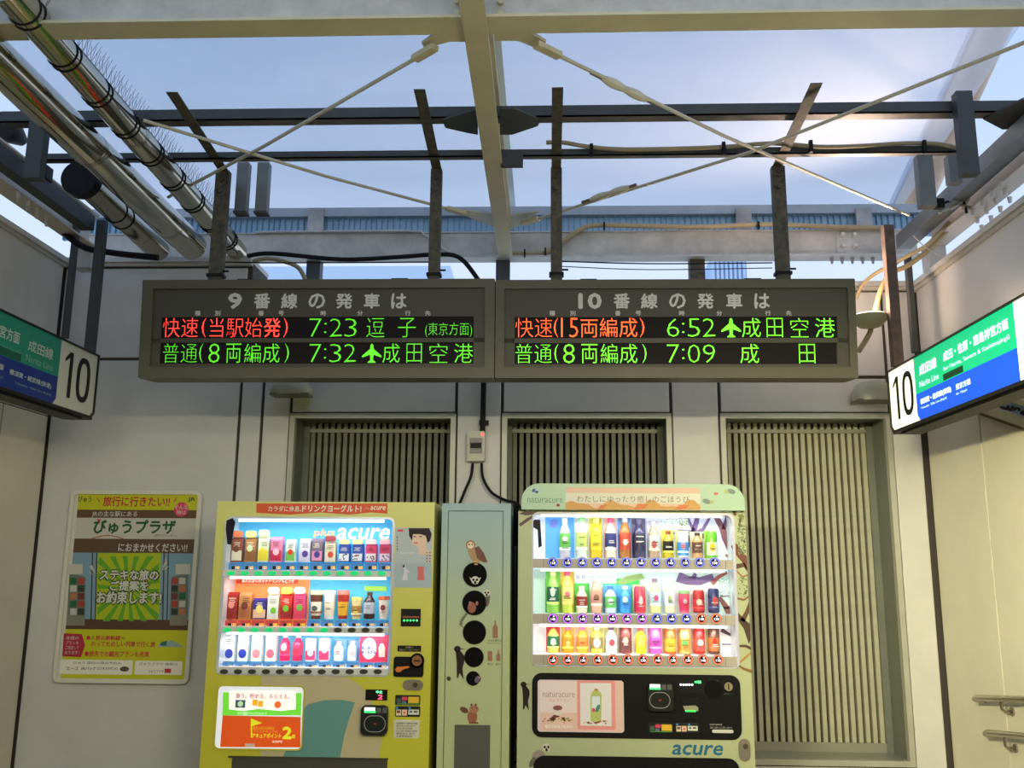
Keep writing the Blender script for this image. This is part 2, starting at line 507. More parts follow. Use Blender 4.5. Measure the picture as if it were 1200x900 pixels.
# rafter
xr0 = PZ(574, 160, H).x
yEnd = along(299, H, 590)
rf = ibeam('rafter', 'cream central rafter running from the top beam to the rear beam', (xr0, 2.2, H - .012), (xr0, yEnd, H - .012), .088, .19, .012, CREAM)
bl = MB()
for u, v in ((536, 3), (536, 17), (587, 4), (587, 18)):
    p = PY(u, v, along(29.5, H) - .006); bl.tube([p, p + Vector((0, -.018, 0))], .011, 10)
bl.build('bolt_heads', CREAM, tb, True)
FZ = F((0, 0, H), (1, 0, 0), (0, -1, 0))  # seen from below


def zplate(uvs, z, t, name, mat, root):
    p = [PZ(u, v, z) for u, v in uvs]
    m = MB(); n = len(p)
    m.add(p + [q + Vector((0, 0, t)) for q in p], [tuple(range(n)), tuple(range(n, 2 * n))] + [(i, (i + 1) % n, n + (i + 1) % n, n + i) for i in range(n)])
    return m.build(name, mat, root)


zplate([(526, 29), (548, 32), (548, 49), (527, 49), (498, 57), (494, 51)], H + .004, .01, 'gusset', CREAM, tb)
zplate([(580, 30), (606, 29), (640, 49), (632, 58), (607, 48), (580, 48)], H + .004, .01, 'gusset', CREAM, tb)
zplate([(600, 252), (632, 248), (607, 266), (597, 268)], H + .004, .01, 'gusset', STEELW, rf)
zplate([(540, 251), (546, 247), (583, 252), (583, 268)], H + .004, .01, 'gusset', STEELW, rf)


def rod(lab, pts, buckle=None, z=H - .02, r=.008):
    P_ = [PZ(u, v, z) for u, v in pts]
    o = thing('brace_rod', lab, 'rod', P_[0], 'diagonal brace rods under the roof')
    MB().tube(P_, r, 8).build('rod', M((186, 180, 160), .4, dirt=.1), o, True)
    MB().beam(P_[0], P_[0] + (P_[1] - P_[0]).normalized() * .12, .035, .02).build('end_lug', CREAM, o)
    if buckle:
        b0, b1 = [PZ(u, v, z) for u, v in buckle]
        ln = [b0.lerp(b1, k / 8) for k in range(9)]
        MB().tube(ln, [.010, .017, .02, .018, .013, .018, .02, .017, .010], 8).build('turnbuckle', M((196, 190, 170), .4), o, True)
        MB().tube([b0 + (b0 - b1) * .22, b0], .0085, 8).tube([b1, b1 + (b1 - b0) * .16], .0085, 8).build('thread', M((110, 92, 84), .6), o, True)
    return o


rod('pale brace rod from the top beam gusset down to the left pipe', [(510, 55), (310, 171), (197, 231)])
rod('pale brace rod from the left pipe down to the rafter foot', [(545, 250), (380, 206), (168, 141)])
rod('pale brace rod with turnbuckle from top beam gusset down to the right corner', [(628, 52), (850, 160), (1065, 252)], ((705, 91), (758, 117)))
rod('pale brace rod with turnbuckle from rafter foot up to the upper right edge', [(612, 262), (880, 178), (1230, 38)], ((692, 234), (738, 219)))

# rear beam with ribbed blue strip and cap
yE = yEnd + .06
FE = FY(yE)
zb0 = FE.px(590, 302)[1]; zb1 = FE.px(590, 273)[1]
rb = thing('rear_beam', 'weathered white steel beam behind the wall top, foot of the rafter', 'beam', (0, yE, zb0))
xa = FE.px(100, 290)[0]; xb = FE.px(1075, 290)[0]
MB().box(xa, xb, yE, yE + .012, zb0, zb1).build('web', M((190, 186, 176), .5, dirt=.3, dscale=5), rb)
MB().box(xa, xb, yE - .05, yE + .06, zb0 - .012, zb0).build('bottom_flange', STEELW, rb)
MB().box(xa, xb, yE - .01, yE + .06, zb1, zb1 + .008).build('top_flange', STEELW, rb)
b_ = MB()
for u, v in ((986, 276), (1000, 276), (987, 289), (1001, 289)):
    p = PY(u, v, yE); b_.lathe((0, 0, 0), [(0, 0)], 3, False) if 0 else b_.tube([p, p + Vector((0, -.02, 0)), p + Vector((0, -.035, 0))], [.016, .016, .01], 10)
b_.build('bolt_heads', M((205, 200, 190), .4), rb, True)
MB().fbox(FE, *FE.rect(980, 273, 1005, 298), 0, .006).build('splice_plate', STEELW, rb)
sc = MB()
for k in range(5):
    p = PY(975 + 12 * k, 307, yE); sc.tube([p + Vector((0, 0, .03)), p - Vector((0, 0, .012))], [.014, .006], 6)
sc.build('bolt_ends', M((150, 148, 150), .5), rb)
yF = yE + .25; FF = FY(yF)
cl = thing('ribbed_cladding', 'blue ribbed glazing strip above the rear beam', 'cladding', (0, yF, FF.px(590, 276)[1]))
za = FF.px(590, 278)[1]; zc = FF.px(590, 254)[1]; zd = FF.px(590, 244)[1]
MB().box(xa - .3, xb + .3, yF + .02, yF + .03, za, zc).build('sheet', M((160, 196, 220), .35), cl)
m = MB(); x = xa - .3
while x < xb + .3:
    m.box(x, x + .006, yF, yF + .02, za, zc); x += .034 + random.uniform(0, .01)
tag(m.build('rib', M((112, 148, 172), .5), cl), kind='stuff')
MB().box(xa - .3, xb + .3, yF - .03, yF + .06, zc, zd).build('cap', M((168, 178, 188), .5, dirt=.12), cl)
for u in (372, 870, 1010):
    MB().fbox(FF, *FF.rect(u - 9, 247, u + 9, 273), .03, .05).build('bracket', M((176, 172, 172), .6, dirt=.4), cl)

# dark cross bars


def crossbar(lab, vt, vm, vb, z, us=(40, 1215)):
    ya = along(vm, z); yb_ = along(vb, z); zt = PY(600, vt, ya).z
    a = PY(us[0], vm, ya).x; b = PY(us[1], vm, ya).x
    r = thing('cross_bar', lab, 'bar', ((a + b) / 2, ya, z))
    MB().box(a, b, ya, ya + .006, z, zt).build('face', DARK, r)
    MB().box(a, b, ya, yb_, z, z + .006).build('flange', M((92, 88, 82), .5, dirt=.25), r)
    return r, ya, yb_, zt


c1, y1a, y1b, z1t = crossbar('upper dark steel cross bar bolted below the rafter', 124, 137, 144.5, 3.50, (0, 1230))
c2, y2a, y2b, z2t = crossbar('lower dark steel cross bar carrying the board hangers', 175, 183, 187, 3.46, (40, 1135))
for s in (-1, 1):
    g = [(583, 128), (563 - 0, 158)] if 0 else None
zplate([(518, 141), (560, 128), (560, 158), (548, 156), (522, 150)], 3.50 - .008, .008, 'gusset', DARK, c1)
zplate([(586, 128), (604, 128), (634, 141), (630, 148), (600, 158), (586, 158)], 3.50 - .008, .008, 'gusset', DARK, c1)
MB().box(PY(587, 190, y2a).x, PY(613, 190, y2a).x, y2a - .03, y2a, PY(600, 197, y2a).z, PY(600, 182, y2a).z).build('clip', DARK, c2)
zplate([(1152, 140), (1200, 116), (1205, 150), (1175, 152)], 3.50 - .008, .008, 'gusset', DARK, c1)
h_ = MB()
h_.tube([(c1.location.x - .0, y1a - .01, 3.5)] * 2, .001, 3) if 0 else None

# hangers of the departure boards
YB = 4.34
zbt = PY(600, 327, YB).z


def hanger(lab, up, vp, wpx, arm):
    o = PY(up, vp, YB); w = wpx / FPX * YB
    r = thing('board_hanger', lab, 'hanger', (o.x, YB, zbt), 'steel hangers of the departure boards')
    m = MB()
    m.box(o.x - w / 2, o.x + w / 2, YB, YB + .006, zbt - .01, 3.47)
    m.box(o.x - w / 2, o.x - w / 2 + .006, YB + .006, YB + .04, zbt - .01, 3.47).box(o.x + w / 2 - .006, o.x + w / 2, YB + .006, YB + .04, zbt - .01, 3.47)
    m.build('post', RUST, r)
    # arm along the depth on top of the post, an angle section
    (u0, v0), (u1, v1) = arm
    z = 3.472
    p0 = PZ(u0, v0, z); p1 = PZ(u1, v1, z); p1 = p0 + (p1 - p0)
    p0 = Vector((o.x + (p0.x - o.x) * .35, p0.y, z)); p1 = Vector((o.x, max(p1.y, YB + .05), z))
    MB().beam(p0, p1, .048, .006).build('arm', RUST, r)
    b = MB()
    for dz in (.05, .11):
        q = Vector((o.x, YB, 3.47 - dz)); b.tube([q, q + Vector((0, -.012, 0))], .012, 8)
    b.build('bolt', RUST, r)
    b = MB().box(o.x - w / 2 - .008, o.x + w / 2 + .008, YB - .006, YB + .045, zbt + .02, zbt + .035)
    b.tube([(o.x + w / 2, YB + .01, zbt + .05), (o.x + w / 2 + .03, YB + .01, zbt + .05)], .005, 6).build('band_clamp', BLACK, r)
    return r


hanger('leftmost rusty hanger post above the platform 9 board', 257, 250, 17, ((229, 108), (262, 165)))
hanger('second rusty hanger post above right end of platform 9 board', 510, 250, 14, ((502, 105), (512, 165)))
hanger('third rusty hanger post above left part of platform 10 board', 652, 250, 14, ((652, 103), (652, 165)))
hanger('rightmost rusty hanger post above the platform 10 board', 915, 250, 16, ((937, 98), (915, 160)))

# stainless pipes on the left


def pipe(lab, uv0, uv1, zc_, rad, mat, ties=0, cap=False, elbow=False):
    p1 = PZ(*uv1, zc_); x = p1.x; p0 = PX(*uv0, x)
    r = thing('stainless_pipe', lab, 'pipe', p1)
    pts = [p0, p1]
    if elbow: pts += [p1 + Vector((0, rad * .8, -rad * .25)), p1 + Vector((0, rad * 1.2, -rad)), p1 + Vector((0, rad * 1.25, -.5))]
    MB().tube(pts, rad, 28).build('barrel', mat, r, True)
    n = max(1, int((p1.y - p0.y) / .9))
    for k in range(1, n + 1):
        q = p0.lerp(p1, k / (n + .4)); MB().tube([q, q + Vector((0, .03, 0))], rad * 1.012, 28).build('joint_band', CHROME2, r, True)
    if ties:
        for k in range(ties):
            q = p0.lerp(p1, (k // 2 + (.12 if k % 2 else 0) + .5) / (ties / 2 + .3))
            ring = [q + Vector((math.cos(t) * rad * 1.02, 0, math.sin(t) * rad * 1.02)) for t in [2 * math.pi * j / 24 for j in range(25)]]
            MB().tube(ring, .004, 5).build('cable_tie', RUBBER, r)
    if cap:
        MB().tube([p0 + Vector((0, -.05, 0)), p0 + Vector((0, .01, 0))], rad * 1.42, 24).build('end_cap', BLACK, r, True)
    return r, p0, p1, x


_, a0, a1, xp = pipe('upper slim mirror-finish pipe with black ties and bird spikes', (4, -17), (278, 295), 3.37, .060, CHROME, 18)
pipe('large mirror-finish pipe running below the spiked pipe', (-40, 37), (226, 289), 3.35, .082, CHROME)
pipe('short mirror-finish pipe with black round end cap', (98, 213), (186, 294), 3.33, .064, CHROME2, 2, True)
sp = thing('bird_spikes', 'row of thin bird spikes on the upper left pipe', 'spikes', (xp, a1.y, a1.z))
MB().beam(a0 + Vector((.03, 0, .05)), a1 + Vector((.03, -.1, .05)), .02, .006).build('base_strip', M((110, 110, 105), .5), sp)
m = MB(); y = a0.y + .1
while y < a1.y - .25:
    for s in (-1, 0, 1):
        p = a0.lerp(a1, (y - a0.y) / (a1.y - a0.y)) + Vector((.03, 0, .052)); m.tube([p, p + Vector((.02 + s * .02, random.uniform(-.012, .012), .075))], .001, 3)
    y += .035
tag(m.build('spike', M((70, 72, 80), .5), sp), kind='stuff')

# big sloping gutter tube on the right, outside the glass
g0 = PY(1180, -5, 4.8); g1 = PY(1064, 246, 7.0)
gt = thing('gutter_tube', 'broad stainless gutter tube sloping down at the right roof edge', 'pipe', g1)
MB().tube([g0, g1], [.10, .148], 28).build('barrel', M((186, 160, 138), .35, metal=.55, dirt=.35, dscale=3), gt, True)
MB().beam(g0 + Vector((-.11, 0, 0)), g1 + Vector((-.155, 0, 0)), .01, .05).build('edge_trim', M((150, 170, 205), .5), gt)

# perimeter steel: tubes along the side walls, posts, boxes
def bar(name, lab, cat, p0, p1, w, h, mat, group=None):
    m = MB().beam(p0, p1, w, h)
    return tag(m.build(name, mat), lab, cat, group)


XA = 2.36
pR0 = PZ(1060, 284, 3.42); pR1 = PZ(1215, 140, 3.42); pR0.x = pR1.x = (pR0.x + pR1.x) / 2
bar('side_tube', 'grey steel tube along the right wall top under the cables', 'tube', pR0, pR1, .085, .085, GREYST)
pL0 = PZ(100, 262, 3.36); pL1 = PZ(-20, 166, 3.36); pL0.x = pL1.x = (pL0.x + pL1.x) / 2
bar('side_tube', 'dark steel tube along the left wall top below the pipes', 'tube', pL0, pL1, .07, .085, DARK)
# cream side I-beams with bolts
for lab, q0, q1, bp in (('cream side beam with bolted joint above the right wall', (1100, 291), (1230, 172), [(1140 + 11 * i + 5 * j, 246 - 9 * i + 9 * j - 2 * i) for i in range(4) for j in range(3)]),
                        ('white side beam with bolted joint above the left wall', (95, 290), (-10, 205), [(22 + 11 * i, 226 + 9 * i + 6 * j) for i in range(4) for j in range(2)])):
    z = 3.34
    a = PZ(*q0, z); b = PZ(*q1, z); a.x = b.x = (a.x + b.x) / 2
    r = ibeam('side_beam', lab, a, b, .11, .2, .01, M((206, 196, 182), .45, dirt=.1))
    m = MB()
    for u, v in bp:
        p = PZ(u, v, z); m.tube([p, p - Vector((0, 0, .03))], [.013, .009], 7)
    m.build('bolts', M((200, 196, 190), .4), r)
    e = a
    MB().beam(e + Vector((0, 0, -.14)), e + Vector((0, 0, 0)), .1, .1, (0, 1, 0)).build('stub_column', STEELW, r)


def post(name, lab, u, v0, v1, wpx, Y, mat, dpt=.04, group=None):
    a = PY(u, v0, Y); b = PY(u, v1, Y); w = wpx / FPX * Y
    return tag(MB().box(b.x - w / 2, b.x + w / 2, Y, Y + dpt, b.z, a.z).build(name, mat), lab, 'post', group)


post('sign_post', 'wide dark post holding the left platform 10 sign', 103, 258, 412, 11, 4.78, DARK)
post('sign_post', 'slim dark post left of the wide left sign post', 74, 262, 395, 5.5, 4.9, DARK)
post('sign_post', 'rusty brown post holding the right platform 10 sign', 1054, 263, 428, 12, 4.78, M((104, 86, 74), .7, dirt=.45, dscale=18), .05)
post('sign_post', 'slim dark post in the right wall corner behind the sign', 1074, 300, 412, 6, 4.95, DARK)
post('drop_channel', 'dark vertical channel left of the wide left post below the bar', 36, 133, 208, 21, y1a - .055, DARK, .05)
post('drop_channel', 'dark vertical angle iron at the right end of the bars', 1139, 106, 203, 20, y1a - .055, DARK, .05)
post('drop_channel', 'grey channel hanging below the lower bar, left of dark angle', 1089, 181, 241, 19, y2a - .02, GREYST, .05)
post('drop_channel', 'short grey channel hanging next to the dark angle iron', 1121, 181, 213, 15, y2a - .02, GREYST, .05)
post('rear_post', 'dark rear stub post above the middle of platform 9 board', 366, 299, 332, 17, yE + .01, DARK, .08)
post('rear_post', 'rusty rear stub post above the middle of platform 10 board', 818, 299, 332, 18, yE + .01, RUST, .08)
post('rear_post', 'dark rear stub post under the rafter foot between the boards', 589, 299, 332, 17, yE + .01, DARK, .08)
for u, lab in ((281, 'left grey channel stub beside the leftmost hanger'), (305, 'right grey channel stub beside the leftmost hanger')):
    Y = 4.45; a = PY(u, 190, Y); b = PY(u, 247, Y); w = .03
    r = thing('channel_stub', lab, 'bracket', b)
    MB().box(b.x - w, b.x + w, Y, Y + .05, b.z, a.z).build('channel', GREYST, r)
    MB().box(b.x - w - .004, b.x + w + .004, Y - .004, Y + .054, b.z - .012, b.z).build('foot', DARK, r)
# black speaker at the top left
p = PY(10, 152, 4.2)
r = thing('horn_speaker', 'black round horn speaker at the upper left edge', 'speaker', p)
MB().tube([p + Vector((0, -.05, 0)), p + Vector((0, .0, 0)), p + Vector((0, .12, 0))], [.075, .07, .03], 20).build('horn', BLACK, r, True)
MB().box(p.x + .13, p.x + .19, 4.25, 4.31, PY(52, 203, 4.2).z, PY(52, 188, 4.2).z).build('driver_box', BLACK, r)
# distant blue building behind the wall
FD = FY(30)
r = thing('distant_building', 'pale blue glazed building seen in the gap above the boards', 'building', FD.pt(*FD.px(450, 500)))
a0_, b0_, a1_, b1_ = FD.rect(280, 312, 525, 560)
MB().fbox(FD, a0_, 0, a1_, b1_, -6, 0).build('wall', M((190, 214, 240), .5), r)
a0_, b0_, a1_, b1_ = FD.rect(838, 302, 880, 560)
MB().fbox(FD, a0_, 0, a1_, b1_, -6, 0).build('tower', M((160, 195, 235), .5), r)
m = MB()
for k in range(8):
    aa = a0_ + (a1_ - a0_) * k / 8; m.fbox(FD, aa, 0, aa + .08, b1_, 0, .1)
m.build('mullions', M((190, 210, 235), .5), r)
FG = F((XL - 1.2, 0, 0), (0, 1, 0), (0, 0, 1))

# ------------------------------------------------------------ cables and conduits


def smooth(pts, k=5):
    out = []
    P_ = [pts[0]] + list(pts) + [pts[-1]]
    for i in range(1, len(P_) - 2):
        a, b, c, d = P_[i - 1:i + 3]
        for j in range(k):
            t = j / k
            out.append(.5 * ((2 * b) + (c - a) * t + (2 * a - 5 * b + 4 * c - d) * t * t + (3 * b - 3 * c + d - a) * t ** 3))
    out.append(P_[-2]); return out


def cable(name, lab, uvs, Y, r, mat, cat='cable'):
    ys = Y if isinstance(Y, (list, tuple)) else [Y] * len(uvs)
    return tag(MB().tube(smooth([PY(u, v, y) for (u, v), y in zip(uvs, ys)]), r, 8).build(name, mat, smooth=True), lab, cat)


cb = cable('conduit', 'tan conduit strapped along the lower cross bar', [(640, 167), (660, 167), (690, 172), (730, 175), (800, 174), (850, 172), (905, 168), (960, 172), (1010, 171), (1060, 168), (1100, 169), (1132, 176)], y2a - .02, .011, TAN)
for u, v in ((693, 176), (848, 174), (950, 172), (1083, 172)):
    p = PY(u, v, y2a - .03)
    MB().box(p.x - .008, p.x + .008, p.y - .012, p.y + .01, p.z - .03, p.z + .03).build('strap', BLACK, cb)
cd = cable('conduit', 'tan conduit running along the rear beam to the right', [(598, 297), (635, 297), (655, 286), (680, 269), (700, 264), (760, 265), (820, 266), (900, 263), (980, 266), (1045, 267)], yE - .03, .016, M((160, 146, 112), .6, dirt=.12))
for u, v in ((615, 297), (639, 295), (708, 265), (889, 264)):
    p = PY(u, v, yE - .05); MB().box(p.x - .005, p.x + .005, p.y - .01, p.y + .01, p.z - .025, p.z + .025).build('strap', BLACK, cd)
cable('pipe', 'thin white pipe along the left half of the rear beam', [(300, 272), (400, 271), (485, 271), (497, 275), (515, 288), (535, 298), (580, 301)], yE - .02, .008, STEELW, 'pipe')
cable('cable', 'thick black cable sagging above the platform 9 board', [(290, 300), (320, 297), (400, 304), (470, 301), (515, 298), (540, 303), (562, 330)], 5.2, .014, RUBBER)
cable('cable', 'grey looped cable left above the platform 9 board', [(296, 306), (315, 303), (335, 307), (350, 314), (358, 328)], 5.1, .013, TAN)
cable('cable', 'thin black wire across the gap above platform 10 board', [(652, 306), (760, 309), (905, 308)], 4.5, .0035, RUBBER)
cable('cable', 'second thin black wire just below the first wire', [(655, 312), (760, 316), (905, 314)], 4.5, .0025, RUBBER)
cable('cable', 'black wire along the wall top beside leftmost hanger', [(262, 307), (330, 308), (505, 307)], 4.5, .0035, RUBBER)
cable('cable', 'long thick cream cable curving down past the rusty sign post', [(1125, 248), (1110, 270), (1088, 293), (1064, 311), (1045, 320), (1034, 335), (1027, 358), (1020, 388), (1006, 412)], 4.95, .014, M((178, 158, 112), .6))
cable('cable', 'thin cream cable arching left behind the rusty sign post', [(1112, 260), (1105, 268), (1085, 288), (1058, 303), (1046, 311), (1030, 318), (1012, 332), (1003, 350)], [4.92, 4.92, 4.92, 4.95, 5.0, 5.1, 5.2, 5.24], .011, M((186, 166, 122), .6))
for k, pts in enumerate(([(1095, 243), (1112, 236), (1128, 236), (1133, 250)], [(1100, 250), (1118, 243), (1135, 232), (1128, 245)], [(1092, 238), (1106, 250), (1120, 240), (1140, 244)])):
    cable('cable', ('black', 'white', 'grey')[k] + ' loose cable bundled on the right side tube', pts, 4.6, .007, (RUBBER, M((200, 196, 180), .5), TAN)[k])
cable('cable', 'thin pale wire drooping below the right side beam', [(1070, 276), (1085, 290), (1105, 300), (1120, 298)], 4.9, .003, STEELW)
cable('cable', 'black cable following the white left side beam', [(5, 190), (35, 222), (65, 262), (95, 288), (130, 296), (185, 302)], 4.9, .018, RUBBER)
for u, lab in ((1090, 'small cable clamp box on the right tube near the channel'),):
    p = PY(1100, 243, 4.55)
    tag(MB().box(p.x - .05, p.x + .01, 4.5, 4.53, p.z - .02, p.z + .03).build('clamp_box', BLACK), lab, 'clamp')
# ============================================================ departure boards
OLIVE = M((80, 75, 53), .5, metal=.0, dirt=.08)
OLIVE_D = M((66, 61, 45), .55, metal=.0, dirt=.08)
PRINT = M((206, 204, 190), .6)
LEDBG = M((20, 14, 13), .6)
RED = M((255, 62, 50), .5, emit=1.9); ORG = M((255, 88, 32), .5, emit=2.0); GRN = M((120, 255, 40), .5, emit=1.0); GRN2 = M((100, 235, 40), .5, emit=.62)
PLANE = [(0, 1), (.07, .93), (.09, .72), (.47, .38), (.5, .3), (.46, .28), (.09, .42), (.07, .14), (.2, .04), (.2, 0), (-.2, 0), (-.2, .04), (-.07, .14), (-.09, .42), (-.46, .28), (-.5, .3), (-.47, .38), (-.09, .72), (-.07, .93)]
tl = math.radians(5)
FB = F((0, 4.3, PY(372, 443, 4.3).z), (1, 0, 0), (0, -math.sin(tl), math.cos(tl)))
for (outer, inner, rows, head, caps, texts, lab, plat) in (
    ((165, 327.5, 579.6, 443), (178, 338, 568, 430.5), ((188, 371, 555, 396), (187, 401, 555, 426)),
     (('9', 267, 283), ('番', 297, 316.5), ('線', 329, 348.5), ('の', 361, 381), ('発', 393, 413), ('車', 426, 445), ('は', 458, 476.5)),
     (('種', 228), ('別', 251.5), ('番', 302.5), ('号', 326), ('時', 375.5), ('分', 418.5), ('行', 474.5), ('先', 498)),
     ((0, '快速', 190, 231, RED), (0, '(', 235.6, 240.4, RED), (0, '当駅始', 245, 306, RED), (0, '発', 308.5, 328, RED), (0, ')', 331.6, 336.6, RED), (0, '7:23', 362, 418, GRN2), (0, '逗', 429, 450, GRN2), (0, '子', 466, 487, GRN2), (0, '(東京方面)', 498, 553, GRN2),
      (1, '普通', 190, 230, GRN2), (1, '(', 232.4, 237, GRN2), (1, '8', 243.5, 256.5, GRN2), (1, '両', 264, 281.6, GRN2), (1, '編成', 285.6, 327, GRN2), (1, ')', 333, 338, GRN2), (1, '7:32', 362, 417, GRN2), (1, '✈', 423.5, 447, GRN2), (1, '成', 448, 468, GRN2), (1, '田', 476, 494, GRN2), (1, '空', 503, 524, GRN2), (1, '港', 532, 554, GRN2)),
     'left LED departure board headed 9, olive metal case on rusty hangers', 9),
    ((580.6, 327.5, 1003.5, 443), (591, 338, 994.5, 430.5), ((603, 371, 981.5, 396), (603, 401.5, 981.5, 426.5)),
     (('10', 678, 705), ('番', 719, 738.5), ('線', 751, 771), ('の', 784, 804), ('発', 817, 837), ('車', 851, 870.5), ('は', 884, 902.5)),
     (('種', 644), ('別', 668), ('番', 721), ('号', 745), ('時', 796), ('分', 840), ('行', 897), ('先', 921.5)),
     ((0, '快速', 604, 647, ORG), (0, '(', 649, 654, ORG), (0, '15', 657.5, 677.5, ORG), (0, '両編成', 680.4, 747, ORG), (0, ')', 750, 755.4, ORG), (0, '6:52', 782, 839, GRN), (0, '✈', 845.5, 869, GRN), (0, '成', 870, 892, GRN), (0, '田', 899, 918, GRN), (0, '空', 927, 948, GRN), (0, '港', 956, 979, GRN),
      (1, '普通', 604, 646.4, GRN), (1, '(', 649.6, 654.4, GRN), (1, '8', 660, 673.6, GRN), (1, '両', 681.4, 700.4, GRN), (1, '編成', 704, 747, GRN), (1, ')', 753, 758, GRN), (1, '7:09', 782, 839, GRN), (1, '成', 868, 890, GRN), (1, '田', 937, 956, GRN)),
     'right LED departure board headed 10, olive metal case on rusty hangers', 10)):
    o = FB.rect(*outer); i = FB.rect(*inner)
    r = thing('departure_board', lab, 'departure board', FB.pt((o[0] + o[2]) / 2, o[1], -.1))
    bx = MB().fbox(FB, o[0], o[1], o[2], o[3], -.2, -.012)
    bx.build('housing', OLIVE, r)
    MB().ring(FB, rr(*o, .004, 1), rr(*i, .0, 1) if 0 else rr(i[0], i[1], i[2], i[3], .004, 1), -.014, .006).build('bezel', OLIVE, r)
    # face plate with two slots for the LED windows
    fp = MB()
    R0 = FB.rect(*rows[0]); R1 = FB.rect(*rows[1])
    fp.fbox(FB, i[0], R0[3], i[2], i[3], -.012, -.006).fbox(FB, i[0], R1[3], i[2], R0[1], -.012, -.006).fbox(FB, i[0], i[1], i[2], R1[1], -.012, -.006)
    fp.fbox(FB, i[0], R1[1], R1[0], R0[3], -.012, -.006).fbox(FB, R0[2], R1[1], i[2], R0[3], -.012, -.006)
    fp.build('face_plate', OLIVE_D, r)
    lp = []
    for R_ in (R0, R1):
        lp.append(MB().fbox(FB, *R_, -.0125, -.0105).build('led_panel', LEDBG, r))
    for s, u0, u1 in head: MB().ptext(FB, s, u0 + .7, 344 if s.isdigit() else 344, u1 - .7, 361, -.005, .05 if s.isdigit() else .028).build('heading', PRINT, r)
    for s, u0 in caps: MB().ptext(FB, s, u0, 364, u0 + 6.3, 369.6, -.005, .02).build('column_caption', PRINT, r)
    for row, s, u0, u1, mt in texts:
        a0_, b0_, a1_, b1_ = FB.rect(u0, rows[row][1] + 1.2, u1, rows[row][3] - 1.2)
        m = MB()
        if s == '✈':
            m.plate(FB, [(a0_ + (x + .5) * (a1_ - a0_), b0_ + y * (b1_ - b0_)) for x, y in PLANE], -.0103, -.0100)
        else:
            if s in ('7:23', '7:32', '6:52', '7:09'):
                ws = {':': .16}; x = a0_; tot = 3 * .28 + .16
                xs_ = [0, .27, .43, .74]
                for ch, xx in zip(s, xs_):
                    wch = .25 if ch != ':' else .05
                    m.text(FB, ch, a0_ + (xx + (.04 if ch == ':' else 0)) * (a1_ - a0_), b0_ + (.22 * (b1_ - b0_) if ch == ':' else .03 * (b1_ - b0_)), a0_ + (xx + wch + (.04 if ch == ':' else 0)) * (a1_ - a0_), b1_ - (.25 if ch == ':' else .03) * (b1_ - b0_), -.0100, -.022)
            else:
                if s[0] == '(' and len(s) > 2: b1_ -= (b1_ - b0_) * .24
                m.text(FB, s, a0_, b0_, a1_, b1_, -.0100, 0 if '発' in s else (-.008 if s in '港編成両編成' else -.016))
        m.build('led_text', mt, lp[row])
    for u in ((285, 467) if plat == 9 else (690, 884)):
        q = FB.px(u, 326); MB().fbox(FB, q[0] - .04, o[3], q[0] + .04, o[3] + .012, -.15, -.03).build('top_catch', BLACK, r)

# ============================================================ hanging platform signs
zsb = 0
YS1 = 4.72


